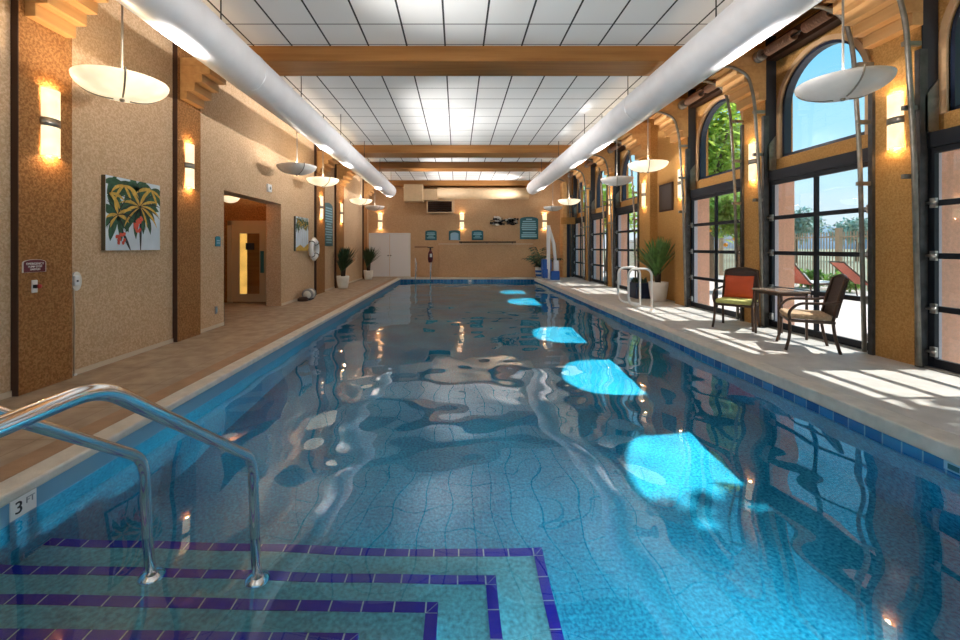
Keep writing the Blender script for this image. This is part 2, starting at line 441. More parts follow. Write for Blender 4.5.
# pool shell
m = MB()
m.box(PL-.18, PN-.18, ZF, PL, PF+.18, -.0605); m.box(PR, PN-.18, ZF, PR+.18, PF+.18, -.1255)
m.box(PL, PF, ZF, PR, PF+.18, -.0605); m.box(PL, PN-.18, ZF, PR, PN, -.0605)
m.box(PL-.18, PN-.18, ZF-.1, PR+.18, PF+.18, ZF)
pool = struct(m.build('pool_shell', M['plaster']), 'blue plastered basin of the long pool', 'pool')
m = MB(); e = .006
m.box(PL, PN, -.20, PL+e, PF, -.061); m.box(PR-e, PN, -.33, PR, PF, -.126); m.box(PL, PF-e, -.33, PR, PF, -.061)
tb = m.build('waterline_tile', M['tileband'], pool); part(tb, 'band of bright blue tiles at the waterline')
tiles_mat_fix = tb
# steps at the near left corner: treads 15 cm apart, edged with navy tile
corner_px = [(541, 548), (495, 574.5), (437, 602), (357, 634)]
depths = [.60, .45, .30, .15]
steps = thing('pool_steps', (PL, PN, ZF), kind='structure'); struct(steps, 'wide underwater corner steps edged with navy tiles', 'steps')
pts = [under(px, py, WZ-d) for (px, py), d in zip(corner_px, depths)]
STEP = list(pts)
for (cx_, cy_), d in zip(pts, depths):
    z = WZ-d
    m = MB(); m.box(PL, PN, ZF, cx_, cy_, z); m.build('step', M['step'], steps)
for (cx_, cy_), d in zip(pts, depths):
    z = WZ-d; w = .055
    m = MB(); g = .004; L = .155
    x = cx_-w
    while x > PL+.02:
        x0 = max(PL, x-L); m.box(x0+g, cy_-w, z-.03, x-g, cy_+.004, z+.004); x = x0
    m.prism([(cx_-w+g, cy_-w+.0), (cx_+.004, cy_+.004), (cx_-w+g, cy_+.004)], 'xy', z-.03, z+.004)
    m.prism([(cx_-w+2*g, cy_-w-.0), (cx_+.004, cy_-w), (cx_+.004, cy_+.004-g)], 'xy', z-.03, z+.004)
    y = cy_-w
    while y > PN+.02:
        y0 = max(PN, y-L); m.box(cx_-w, y0+g, z-.03, cx_+.004, y-g, z+.004); y = y0
    part(m.build('nosing_tile', M['navy'], steps), 'navy tile edging')
    mg = MB(); mg.box(PL, cy_-w, z-.03, cx_+.002, cy_+.002, z+.002); mg.box(cx_-w, PN, z-.03, cx_+.002, cy_-w, z+.002)
    mg.build('grout_bed', M['grout'], steps)

# underwater lamps added out of sight to brighten the pool
for (lx, ly, lz, rz, aim, en, lab) in ((.85, PN, -.42, math.pi, (-.2, 1, -.08), 45, 'added unseen underwater lamp in the near end wall'),
                                (PR, 1.5, -.5, R(-90), (-1, .42, -.05), 300, 'added unseen underwater lamp in the right pool wall')):
    E = thing('added_pool_lamp', (lx, ly, lz), lab, 'added pool lamp', None, rz)
    m = MB(); m.lathe([(.13, 0), (.13, -.02), (.11, -.03), (.1, -.02)], (0, 0, 0), 24, 'y'); m.build('lamp_ring', M['chrome'], E, world=False)
    m = MB(); m.lathe([(0, -.012), (.1, -.012), (.1, 0)], (0, 0, 0), 24, 'y'); m.build('lens', M['lampglass_off'], E, world=False)
    ld = bpy.data.lights.new('added_pool_bulb', 'SPOT'); ld.energy = en; ld.color = (.72, .93, 1.); ld.spot_size = R(85 if en > 100 else 160); ld.spot_blend = 1; ld.shadow_soft_size = .1
    lo = bpy.data.objects.new('added_pool_bulb', ld); COL.objects.link(lo); lo.parent = E; lo.location = (0, -.08, 0)
    lo.rotation_euler = (Matrix.Rotation(-rz, 3, 'Z') @ Vector(aim)).to_track_quat('-Z', 'Y').to_euler()

# water
rng = random.Random(11)
waves = []
for i in range(30):
    lam = math.exp(rng.uniform(math.log(.32), math.log(3.4))); th = rng.uniform(0, 2*math.pi)
    sl = .0064*rng.uniform(.4, 1.3)*(1.1 if lam > .6 else .6)
    waves.append((2*math.pi/lam*math.cos(th), 2*math.pi/lam*math.sin(th), sl*lam/(2*math.pi), rng.uniform(0, 6.28)))
nx, ny = 150, 440
vs = []
for j in range(ny+1):
    y = PN+(PF-PN)*j/ny
    for i in range(nx+1):
        x = PL+(PR-PL)*i/nx
        h = 0.
        for kx, ky, a, ph in waves: h += a*math.sin(kx*x+ky*y+ph)
        vs.append((x, y, WZ+h))
fs = [(j*(nx+1)+i, j*(nx+1)+i+1, (j+1)*(nx+1)+i+1, (j+1)*(nx+1)+i) for j in range(ny) for i in range(nx)]
m = MB(); m.add(vs, fs, True)
water = m.build('pool_water', M['water'], normals=False)
tag(water, 'clear blue rippled water filling the long pool', 'water', None, 'stuff')

# left wall with doorway
DY0, DY1, DZ = 7.53, 9.97, 2.42
m = MB()
m.box(XL-.35, YB, -.25, XL, DY0, ZC); m.box(XL-.35, DY1, -.25, XL, YE, ZC); m.box(XL-.35, DY0, DZ, XL, DY1, ZC)
struct(m.build('wall_left', M['wall']), 'tan flecked stucco wall on the left of the pool', 'wall')
m = MB()
for y0, y1 in ((YB+.05, DY0-.01), (DY1+.01, YE)): m.box(XL, y0, 0, XL+.012, y1, .055)
struct(m.build('baseboard_left', M['caulk']), 'pale strip along the foot of the left wall', 'baseboard')
# end wall, near wall
m = MB(); m.box(XL-.35, YE, -.25, XR+.5, YE+.3, 5.2)
struct(m.build('wall_end', M['endwall']), 'plain tan wall at the far end of the pool', 'wall')
m = MB()
m.box(XL-.35, YB-.3, -.25, -3.2, YB, 5.2); m.box(4.4, YB-.3, -.25, XR+.5, YB, 5.2); m.box(-3.2, YB-.3, 3.6, 4.4, YB, 5.2); m.box(-3.2, YB-.3, -.25, 4.4, YB, .5)  # wide opening added in this unseen wall to let daylight in
struct(m.build('wall_near', M['endwall']), 'tan wall behind the viewer with an added daylight opening', 'wall')
# columns on the left wall with stepped corbels
LCOLS = [(3.94, 4.49), (6.18, 6.74), (12.3, 13.08), (14.32, 15.3), (18.55, 19.3)]
def corbel(mb, xw, sgn, y0, y1, zb, n, dz, dx):
    for k in range(n):
        mb.box(xw, y0, zb+dz*k, xw+sgn*dx*(k+1), y1, zb+dz*(k+1)+(0 if k < n-1 else .0))
for i, (y0, y1) in enumerate(LCOLS):
    m = MB(); m.box(XL-.01, y0, 0, XL+.065, y1, ZC)
    c = m.build('wall_left_pilaster', M['column']); me_ = MB(); me_.box(XL-.01, y0-.008, 0, XL+.068, y0, ZC); part(me_.build('dark_return', M['darkbrown'], c), 'dark brown strip on the near edge'); struct(c, 'dark brown stucco pilaster on the left wall', 'pilaster')  # thin dark brown strip on the near side of each pilaster
    m = MB(); corbel(m, XL+.05, 1, y0+.06, y1-.06, 3.60, 5, .124, .115)
    m.build('corbel', M['corbel'], c, bevel=.006)
    c.name = 'wall_left_pilaster'
# right wall: piers between bays
m = MB()
ys = [YB]+[v for b in (BAYS[0], BAYS[1], BAYS[2], ALC, BAYS[3], BAYS[4], BAYS[5]) for v in b]+[YE]
piers = [(ys[i], ys[i+1]) for i in range(0, len(ys), 2)]
for y0, y1 in piers: m.box(XR, y0, -.25, 5.90, y1, 5.2)
m.box(XI, ALC[0], -.25, 5.90, ALC[1], 5.2)
struct(m.build('wall_right', M['gold']), 'golden stucco piers between the glass doors', 'wall')
for y0, y1 in piers:
    if y1-y0 > 1.2 or y1 > 19.7: continue
    m = MB(); corbel(m, XR+.01, -1, y0-.02, y1+.02, 3.98, 6, .15, .13)
    struct(m.build('wall_right_corbel', M['corbel'], bevel=.006), 'stepped plaster corbel on top of a right hand pier', 'corbel')

# ceilings
m = MB(); m.box(XL-.35, YB, ZC, 4.45, YE, ZC+.1)
struct(m.build('ceiling', M['ceiling']), 'white square ceiling tiles in a dark grid', 'ceiling')
m = MB(); m.box(4.4, YB, 5.1, XR+.5, YE, 5.2); m.box(4.4, YB, ZC, 4.45, YE, 5.1)
struct(m.build('ceiling_side', M['corbel']), 'raised plaster ceiling strip over the glass doors', 'ceiling')
for k, (y0, y1) in enumerate([(3.95, 4.5), (6.37, 6.93), (12.56, 13.28), (15.07, 15.7), (19.2, 19.75)]):
    m = MB(); m.box(-3.45, y0, 4.22, 3.6, y1, ZC+.01)
    o = m.build('ceiling_beam', M['beam'], bevel=.008)
    struct(o, ['brown beam over the near deck', 'nearest brown beam across the tiled ceiling', 'second brown beam across the tiled ceiling', 'third brown beam across the tiled ceiling', 'brown beam against the far end wall'][k], 'beam')

# ------------------------------------------------------------------ arched windows and glass overhead doors
bay_names = ['at the right edge of the photo', 'behind the second patio chair and table', 'behind the chair with the orange pillow', 'just beyond the plant alcove', 'second beyond the plant alcove', 'beside the far end wall']
for bi, (y0, y1) in enumerate(BAYS):
    yc = (y0+y1)/2+.1; r = .76; zs = 2.95; zsp = 3.78; n = 24
    # recessed wall with arched hole
    hole = [(yc-r, zs)]+[(yc-r*math.cos(math.pi*i/n), zsp+r*math.sin(math.pi*i/n)) for i in range(n+1)]+[(yc+r, zs)]
    zb, zt = 2.72, 5.2
    outer = [(y0, zb)]
    mb = MB()
    def ring(X, hole_, out): return
    # build as strips: below sill, sides, above arch
    mb.box(XI, y0, zb, XI+.15, y1, zs)
    mb.box(XI, y0, zs, XI+.15, yc-r, zsp); mb.box(XI, yc+r, zs, XI+.15, y1, zsp)
    top = [(y0, zsp)]+[(yc-r*math.cos(math.pi*i/n), zsp+r*math.sin(math.pi*i/n)) for i in range(n+1)]+[(y1, zsp), (y1, zt), (y0, zt)]
    mid = n//2+1
    for half in (0, 1):
        if half == 0:
            poly = [(y0, zsp)]+[(yc-r*math.cos(math.pi*i/n), zsp+r*math.sin(math.pi*i/n)) for i in range(n//2+1)]
            for a, b in zip(poly[:-1], poly[1:]): mb.prism([a, b, (b[0], zt), (a[0], zt)], 'yz', XI, XI+.15)
        else:
            poly = [(yc-r*math.cos(math.pi*i/n), zsp+r*math.sin(math.pi*i/n)) for i in range(n//2, n+1)]+[(y1, zsp)]
            for a, b in zip(poly[:-1], poly[1:]): mb.prism([a, b, (b[0], zt), (a[0], zt)], 'yz', XI, XI+.15)
    w = mb.build('wall_right_infill', M['gold']); struct(w, 'stucco panel around the arched window '+bay_names[bi], 'wall')
    # window
    E = thing(f'window_{bi+1}', (XI+.05, yc, zs), kind='structure'); struct(E, 'arched window '+bay_names[bi], 'window')
    def archpath(rr, zlo, n=24): return [(yc-rr, zlo)]+[(yc-rr*math.cos(math.pi*i/n), zsp+rr*math.sin(math.pi*i/n)) for i in range(n+1)]+[(yc+rr, zlo)]
    def archband(r0, r1, zlo, xa, xb):
        a = archpath(r0, zlo); b = archpath(r1, zlo); q = MB()
        for i in range(len(a)-1): q.prism([a[i], a[i+1], b[i+1], b[i]], 'yz', xa, xb)
        return q
    q = archband(r+.075, r, zs-.01, XI-.03, XI+.02); q.build('moulding', M['mouldtan'], E)
    q = archband(r, r-.045, zs, XI+.02, XI+.14); q.box(XI+.02, yc-r, zs, XI+.14, yc+r, zs+.05)
    q.build('frame', M['navyframe'], E)
    g = [(a, b) for a, b in archpath(r-.05, zs+.04)]
    q = MB(); q.add([(XI+.08, a, b) for a, b in g], [tuple(range(len(g)))]); q.build('pane', M['glass'], E)
    if bi in (2,):
        q = MB(); q.box(XI+.06, y0+.2, 3.55, XI+.1, y0+.5, 3.59); q.build('muntin', M['navyframe'], E)
    # dark plate on the far jamb, recess shade put into its colour
    pl = MB(); pl.box(XR+.01, y1-.012, 2.62, XI-.02, y1, 5.1)
    rv = pl.build(f'trim_{bi+10}', M['shadereveal']); struct(rv, 'dark plate coloured as jamb shade above the door '+bay_names[bi], 'trim')
    pl = MB(); pl.prism([(XR+.02, 2.74), (XI-.03, 2.74), (XI-.03, 3.35), (XR+.02, 3.15)], 'xz', y1-.03, y1-.012)
    pl.build('plate', M['track'], rv)
    # outer jambs
    ib = MB(); ib.box(5.53, y1-.014, 0, 5.64, y1, 2.72); ib.box(5.53, y0, 0, 5.64, y0+.014, 2.72)
    struct(ib.build(f'trim_{bi+40}', M['jambgrey']), 'grey inner jamb of the door '+bay_names[bi], 'trim')
    ob = MB(); ob.box(5.64, y1-.012, 0, 5.92, y1+.1, 2.72); ob.box(5.64, y0-.1, 0, 5.92, y0+.012, 2.72); ob.box(5.64, y0, 2.70, 5.92, y1, 2.73)
    struct(ob.build(f'trim_{bi+20}', M['salmon']), 'salmon stucco outer jamb of the door '+bay_names[bi], 'trim')
    # door
    D = thing(f'door_{bi+1}', (5.5, (y0+y1)/2, 0), kind='structure'); struct(D, 'black framed glass overhead door '+bay_names[bi], 'overhead door')
    xa, xb = 5.47, 5.52; zrow = [.09+.605*k for k in range(5)]; ym = (y0+y1)/2
    q = MB()
    q.box(xa, y0+.02, .02, xb, y0+.09, 2.55); q.box(xa, y1-.09, .02, xb, y1-.02, 2.55)
    q.box(xa+.003, ym-.028, .02, xb-.003, ym+.028, 2.55)
    for k, z in enumerate(zrow): q.box(xa+.002, y0+.05, z-.035-(.035 if k == 0 else 0), xb-.002, y1-.05, z+.03)
    DF = q.build('frame', M['black'], D)
    q = MB(); q.box(5.45, y0, 2.545, 5.60, y1, 2.72); part(q.build('header', M['black'], D), 'black header bar over the glass')
    for k in range(4):
        for (ya, yb_) in ((y0+.09, ym-.028), (ym+.028, y1-.09)):
            q = MB(); q.box(5.49, ya-.01, zrow[k]+.02, 5.496, yb_+.01, zrow[k+1]-.03); q.build('pane', M['glass'], D)
    q = MB(); q.box(xa-.05, y0, 0, 5.75, y1, .02); part(q.build('threshold', M['steel'], D), 'metal threshold strip')
    for sgn, ye in ((1, y0), (-1, y1)):
        yt = ye-sgn*.0+sgn*.045
        q = MB(); q.box(XR-.04, ye-.03, 0, XR+.05, ye+.03, 3.7); q.build('jamb_angle', M['angle'], D)
        q = MB()
        pth = smooth_path([(XR-.07, yt, .03), (XR-.13, yt, 2.6), (XR-.22, yt, 4.0), (XR-.33, yt, 4.42), (XR-.62, yt, 4.55), (3.75, yt, 4.6) if False else (4.55, yt, 4.56)], .35, 7)
        q.tube(pth, .026, 10); TK = part(q.build('track', M['track'], D), 'curved steel roller track')
        for zb_ in (2.2, 3.0, 3.75):
            q = MB(); q.box(XR-.2, ye-.012, zb_, XR, ye+.03, zb_+.05); q.build('track_bracket', M['track'], TK)
        for z in zrow[1:4]+[.2]:
            q = MB(); q.box(xa-.03, yt-.03+sgn*.05, z-.055, xa, yt+.03+sgn*.05, z+.055); q.tube([(xa-.035, yt-sgn*.01, z), (xa-.035, yt+sgn*.1, z)], .016, 8)
            q.build('hinge', M['steel'], DF)
    # torsion shaft, drums, springs
    q = MB(); q.tube([(5.24, y0+.05, 4.70), (5.24, y1-.05, 4.70)], .016, 8); q.build('torsion_shaft', M['darksteel'], D)
    for ye in (y0+.16, y1-.12):
        q = MB(); q.lathe([(.0, -.05), (.085, -.05), (.1, -.04), (.075, -.02), (.075, .03), (.1, .045), (.05, .06), (0, .06)], (5.24, ye, 4.70), 18, 'y')
        q.build('cable_drum', M['steel'], D)
    for ya, yb_ in ((y0+.42, ym-.1), (ym+.1, y1-.3)):
        pts_ = []; turns = int((yb_-ya)/.04)
        for k in range(turns*10+1):
            a = 2*math.pi*k/10; pts_.append((5.24+.07*math.cos(a), ya+(yb_-ya)*k/(turns*10), 4.70+.07*math.sin(a)))
        q = MB(); q.tube(pts_, .016, 5); q.build('torsion_spring', M['spring'], D)
    q = MB(); q.box(5.44, y0, 4.66, XI, y1, 4.95); part(q.build('backing_board', M['darkbrown'], D), 'dark board behind the springs')

# far right corner pier, dark slab for the shaded gap and pale post
m = MB(); m.box(4.85, 19.25, 0, 5.03, YE, 4.4); struct(m.build('trim_30', M['corbel']), 'narrow tan post in the far right corner', 'trim')
m = MB(); m.box(5.03, 19.35, 0, 5.2, YE, 2.7); struct(m.build('trim_31', M['navyframe']), 'dark slab drawn as the shaded gap beside the far corner post', 'trim')
m = MB(); m.box(4.80, 19.1, 2.45, 5.38, 19.4, 2.75); struct(m.build('trim_32', M['gold']), 'tan crosspiece over the far corner post', 'trim')

# ------------------------------------------------------------------ ducts
def duct(x, z, y1, label, seams):
    E = thing('air_duct', (x, YB, z-.265), label, 'air duct', 'round ceiling ducts')
    prof = [(.265, YB+.02), (.265, y1-.1), (.262, y1-.06), (.25, y1-.02), (.225, y1), (0, y1+.015)]
    m = MB(); m.lathe([(r_, h) for r_, h in prof], (x, 0, z), 40, 'y'); m.build('duct_tube', M['duct'], E)
    for s in seams:
        m = MB(); m.lathe([(.266, s-.02), (.271, s-.015), (.271, s+.015), (.266, s+.02)], (x, 0, z), 40, 'y'); m.build('seam_ring', M['duct'], E)
    for k in range(7):
        y = 2.3+k*2.45
        if y > y1-.3: continue
        for sg in (-1, 1):
            m = MB(); m.tube([(x+sg*.2, y, z+.17), (x+sg*.2, y, ZC)], .008, 6); m.build('hanger_rod', M['darksteel'], E)
    return E
duct(-2.87, 3.80, 18.1, 'round grey white duct above the left deck', (1.5, 5.75, 10.2, 14.5))
duct(3.13, 3.83, 17.4, 'round grey white duct above the pool near the glass doors', (1.9, 7.2, 12.4))
E = thing('wall_duct', (.4, 19.45, 3.4), 'tan duct with square box high on the end wall', 'air duct')
m = MB(); m.lathe([(0, -.9), (.27, -.9), (.27, 3.3), (0, 3.3)], (0, 19.4, 3.87), 24, 'x'); m.build('duct_tube', M['ducttan'], E)
m = MB(); m.box(-2.42, 19.05, 3.48, -1.55, YE-.01, 4.25); m.build('plenum_box', M['ducttan'], E, bevel=.02)
m = MB(); m.box(-1.62, 19.2, 3.55, -.9, YE-.01, 4.05); m.build('connector', M['ducttan'], E)
E = thing('air_vent', (-.75, YE, 3.0), 'dark slatted vent in tan frame under the end wall duct', 'vent')
m = MB()
m.box(-1.42, 19.45, 2.98, -.12, YE-.005, 3.02); m.box(-1.42, 19.45, 3.53, -.12, YE-.005, 3.60); m.box(-1.42, 19.45, 3.0, -1.36, YE-.005, 3.55); m.box(-.24, 19.45, 3.0, -.12, YE-.005, 3.55)
m.build('vent_frame', M['ducttan'], E)
m = MB(); m.box(-1.36, 19.62, 3.02, -.24, 19.7, 3.53)
m.build('vent_back', M['darkbrown'], E)
for k in range(5):
    m = MB(); m.box(-1.36, 19.47, 3.06+.095*k, -.24, 19.62, 3.075+.095*k); m.build('slat', M['darkbrown'], E)

# ------------------------------------------------------------------ pendant bowls
def pendant(x, y, zr, lit, label, power):
    E = thing('pendant_lamp', (x, y, zr-.24), label, 'pendant lamp', 'bowl pendant lamps')
    rr = .41; g = M['lampglass_on'] if lit else M['lampglass_off']
    prof = [(0, -.185)]+[(rr*math.sin(t)*1.0, -.185*math.cos(t)**1.0) for t in [i*math.pi/2/9 for i in range(1, 9)]]+[(rr, 0), (rr-.012, .004)]
    prof += [((rr-.014)*math.sin(t), -.172*math.cos(t)) for t in [i*math.pi/2/9 for i in range(8, 0, -1)]]+[(0, -.172)]
    m = MB(); m.lathe(prof, (x, y, zr), 40); LB = m.build('lamp_bowl', g, E)
    m = MB(); m.tube([(x, y, zr-.195), (x, y, ZC if abs(x) < 4 or x < 0 else ZC)], .011, 8); m.build('rod', M['rodgrey'], E)
    m = MB(); m.lathe([(0, 0), (.07, 0), (.06, -.03), (0, -.035)], (x, y, ZC-.001), 16); m.build('canopy', M['steel'], E)
    m = MB(); m.lathe([(0, -.215), (.02, -.21), (.024, -.19), (.016, -.175)], (x, y, zr), 12); m.build('finial', M['sconceband'], LB)
    for k in range(3):
        a = 2*math.pi*k/3+R(312 if x < 0 else 250)
        pts = [(x+(rr+.004)*math.sin(t)*math.cos(a), y+(rr+.004)*math.sin(t)*math.sin(a), zr-.189*math.cos(t)) for t in [i*math.pi/2/8 for i in range(1, 9)]]
        pts.append((x+(rr+.012)*math.cos(a), y+(rr+.012)*math.sin(a), zr+.02))
        m = MB(); m.tube(pts, .009, 6); m.build('strap', M['sconceband'], LB)
    ld = bpy.data.lights.new('pendant_bulb', 'POINT'); ld.energy = power; ld.color = (1., .80, .56) if lit else (1., .93, .84); ld.shadow_soft_size = .1
    lo = bpy.data.objects.new('pendant_bulb', ld); COL.objects.link(lo); lo.parent = E; lo.location = (0, 0, .24-.05)
    sd = bpy.data.lights.new('added_fill_spot', 'SPOT'); sd.energy = SPOTW*(.8 if y > 17 else 1.); sd.color = (1., .97, .94); sd.spot_size = R(62); sd.spot_blend = 1.; sd.shadow_soft_size = .12  # added fill spot, aimed inward to brighten the ceiling
    so_ = bpy.data.objects.new('added_fill_spot', sd); COL.objects.link(so_); so_.parent = E; so_.location = (.0, 0, .24+.06)
    so_.rotation_euler = Vector(((.8 if x < 0 else -.4)-x, 0, ZC-zr-.15)).to_track_quat('-Z', 'Y').to_euler()
PW = 9; SPOTW = 800
for (x, y, z, lit, lab) in [
    (-3.5, 4.39, 3.13, 1, 'large glowing bowl pendant nearest on the left wall side'),
    (-3.5, 9.19, 3.17, 0, 'unlit white bowl pendant above the left wall doorway end'),
    (-3.5, 10.97, 3.17, 1, 'glowing bowl pendant in front of the second painting and column'),
    (-3.5, 15.3, 3.12, 1, 'glowing bowl pendant above the left potted plants'),
    (-3.5, 17.9, 3.14, 0, 'unlit bowl pendant beside the white double door'),
    (4.2, 4.57, 3.2, 0, 'large unlit bowl pendant before the blue sky arched window'),
    (4.2, 9.24, 3.24, 1, 'glowing bowl pendant above the pool handrails and plant alcove'),
    (4.2, 11.03, 3.2, 0, 'unlit white bowl pendant just beyond the plant alcove'),
    (4.2, 15.75, 3.16, 1, 'small glowing bowl pendant near the end of the right duct'),
    (4.2, 18.4, 3.16, 0, 'smallest unlit bowl pendant above the pool lift')]:
    pendant(x, y, z, lit, lab, PW if lit else PW*.8)  # unlit bowls hold an added bulb as well
pendant(-3.5, -.4, 3.15, 1, 'added unseen bowl pendant behind the viewer on the left', PW)  # unseen pendant pair added to brighten the near ceiling
pendant(4.2, -.4, 3.2, 1, 'added unseen bowl pendant behind the viewer on the right', PW)

# ------------------------------------------------------------------ sconces (local: x right, z up, -y out of the wall)
def sconce(loc, rz, label):
    def squash(m): m.v = [(p[0], p[1]*.6, p[2]) for p in m.v]; return m
    E = thing('wall_sconce', loc, label, 'wall sconce', 'half round wall sconces', rz)
    m = MB(); m.box(-.06, -.02, -.16, .06, 0, .16); m.build('back_plate', M['sconceband'], E, world=False)
    for z0, z1 in ((.035, .335), (-.335, -.035)):
        prof = [(.095, z0), (.095, z1), (.089, z1), (.089, z0), (.095, z0)]
        m = MB(); m.lathe(prof, (0, -.012, 0), 20, 'z', math.pi, 2*math.pi); squash(m).build('glass_shade', M['sconceglass'], E, world=False)
    prof = [(.1, -.042), (.1, .042), (.0, .042)]
    m = MB(); m.lathe([(0, -.042)]+prof, (0, -.008, 0), 20, 'z', math.pi, 2*math.pi); squash(m).build('metal_band', M['sconceband'], E, world=False)
    for z in (.31, -.31):
        ld = bpy.data.lights.new('sconce_bulb', 'POINT'); ld.energy = 3.8; ld.color = (1., .62, .28); ld.shadow_soft_size = .03
        lo = bpy.data.objects.new('sconce_bulb', ld); COL.objects.link(lo); lo.parent = E; lo.location = (0, -.035, z)
LW, RW = R(90), R(-90)
sconce((XL+.065, 4.24, 2.65), LW, 'glowing sconce on the nearest dark left pilaster')
sconce((XL+.065, 6.44, 2.64), LW, 'glowing sconce on the second left pilaster by the doorway')
sconce((XL+.065, 12.7, 2.6), LW, 'glowing sconce just above and left of the teal rules sign')
sconce((XL+.065, 14.9, 2.6), LW, 'glowing sconce above the first left potted plant')
sconce((-3.61, YE, 2.62), 0, 'glowing sconce above the white double door')
sconce((.23, YE, 2.62), 0, 'glowing sconce at the middle of the end wall')
sconce((4.12, YE, 2.62), 0, 'glowing sconce right of the large teal sign on the end wall')
sconce((XR, 5.17, 2.95), RW, 'largest glowing sconce on the nearest golden right pier')
sconce((XR, 7.66, 2.95), RW, 'glowing sconce on the pier behind the patio chair')
sconce((XR, 10.14, 2.94), RW, 'glowing sconce on the pier on the near side of the alcove')
sconce((XR, 12.13, 2.91), RW, 'glowing sconce on the pier on the far side of the alcove')
sconce((XR, 14.78, 2.88), RW, 'glowing sconce on the pier between the far glass doors')

# ------------------------------------------------------------------ wall art, signs and fittings
def leaf_poly(m, bx, bz, ang, ln, w, y, bend=0., n=6):
    """flat painted frond in the xz plane"""
    up, lo = [], []
    for i in range(n+1):
        q = i/n; a = ang+bend*q
        cx_ = bx+ln*q*math.cos(ang+bend*q*.5); cz_ = bz+ln*q*math.sin(ang+bend*q*.5)
        ww = w*math.sin(math.pi*(.08+.92*q))**.8 if q < 1 else 0.002
        up.append((cx_-math.sin(a)*ww, cz_+math.cos(a)*ww)); lo.append((cx_+math.sin(a)*ww, cz_-math.cos(a)*ww))
    vs = [(p[0], y, p[1]) for p in up]+[(p[0], y, p[1]) for p in lo]; k = n+1
    m.add(vs, [(i, i+1, k+i+1, k+i) for i in range(n)])
def clampm(m, w, h):
    m.v = [(max(-w, min(w, p[0])), p[1], max(0, min(h, p[2]))) for p in m.v]
E = thing('palm_painting', (XL+.003, 5.38, 1.36), 'large square painting of two palms with red fruit', 'painting', None, LW)
W_, H_ = .45, .89
m = MB(); m.box(-W_, -.05, 0, W_, 0, H_); part(m.build('stretcher', M['canvasedge'], E, world=False), 'dark canvas edge')
m = MB(); m.box(-W_, -.053, 0, W_, -.05, H_); CV = m.build('canvas', M['canvas'], E, world=False)
rg = random.Random(3)
def fronds(m, bx, bz, ln, w, y, angs):
    for a in angs: leaf_poly(m, bx, bz, a, ln*rg.uniform(.8, 1.1), w*rg.uniform(.8, 1.1), y, -.9*math.cos(a)+rg.uniform(-.2, .2))
m = MB()
for k, (bx, bz, ln, angs) in enumerate([(.08, .55, .40, (-70, -35, -5, 20, 45, 75, 100, 130, 160, 190, 215, 245)), (-.28, .42, .30, (-65, -25, 10, 50, 90, 140, 190, 235)),
        (-.18, .80, .32, (-60, -20, 20, 160, 200, 230)), (.28, .80, .3, (-70, -30, 10, 150, 190, 220)), (-.42, .66, .3, (-50, -10, 25, 70)), (.02, .76, .3, (20, 60, 110, 150, 200, 330))]):
    fronds(m, bx, bz, ln, .05, -.0545-.0001*k, [R(a) for a in angs])
clampm(m, W_, H_); part(m.build('green_fronds', M['pgreen'], CV, world=False, normals=False), 'dark green painted fronds')
m = MB()
for k, (bx, bz, ln, angs) in enumerate([(.08, .56, .37, (-50, -15, 10, 35, 65, 115, 150, 178, 205)), (-.28, .43, .22, (0, 40, 100, 170, 210)), (-.18, .8, .27, (-45, 0, 180, 215)), (.28, .8, .26, (-50, -10, 170, 205)), (-.4, .68, .25, (-30, 10))]):
    fronds(m, bx, bz, ln, .022, -.056-.0001*k, [R(a) for a in angs])
clampm(m, W_, H_); part(m.build('ochre_fronds', M['pyellow'], CV, world=False, normals=False), 'ochre painted fronds')
m = MB(); fronds(m, .08, .56, .36, .008, -.0575, [R(a) for a in (-60, -25, 0, 25, 55, 95, 140, 165, 198, 230)]); fronds(m, -.28, .43, .25, .008, -.0576, [R(a) for a in (-50, 20, 70, 120, 200)])
leaf_poly(m, .09, .0, R(90), .58, .02, -.0562); leaf_poly(m, -.08, 0, R(118), .32, .02, -.0562)
clampm(m, W_, H_); part(m.build('painted_trunk', M['pdark'], CV, world=False, normals=False), 'black painted trunks and ribs')
for c, nn in (((.07, .32), 22), ((-.22, .15), 12)):
    m = MB()
    for k in range(nn):
        x0 = c[0]+rg.uniform(-.075, .05); z0 = c[1]+rg.uniform(-.07, .09)*(nn/22)
        leaf_poly(m, x0, z0, rg.uniform(0, 6), .05, .022, -.058-.0002*k)
    part(m.build('painted_fruit', M['pred'], CV, world=False, normals=False), 'red painted fruit cluster')

E = thing('palm_painting', (XL+.003, 11.2, 1.3), 'smaller looking far painting of palm trunks under dark crowns', 'painting', None, LW)
m = MB(); m.box(-W_, -.05, 0, W_, 0, H_); part(m.build('stretcher', M['canvasedge'], E, world=False), 'dark canvas edge')
m = MB(); m.box(-W_, -.053, 0, W_, -.05, H_); CV = m.build('canvas', M['canvas'], E, world=False)
m = MB()
for k in range(9): fronds(m, -.35+.09*k, .68+rg.uniform(-.08, .12), .2, .03, -.0545-.0002*k, [R(a) for a in (-50, -10, 30, 90, 150, 190, 230)])
clampm(m, W_, H_); part(m.build('green_fronds', M['pgreen'], CV, world=False, normals=False), 'dark green painted crowns')
m = MB()
for k in range(6): fronds(m, -.3+.12*k, .66+rg.uniform(-.05, .12), .13, .014, -.0575-.0002*k, [R(a) for a in (-50, 20, 120, 200)])
clampm(m, W_, H_); part(m.build('ochre_fronds', M['pyellow'], CV, world=False, normals=False), 'ochre painted fronds')
m = MB()
for k in range(5): leaf_poly(m, -.32+.15*k, .1, R(90), .55, .008, -.0562)
clampm(m, W_, H_); part(m.build('painted_trunk', M['gray'], CV, world=False, normals=False), 'grey painted trunks')
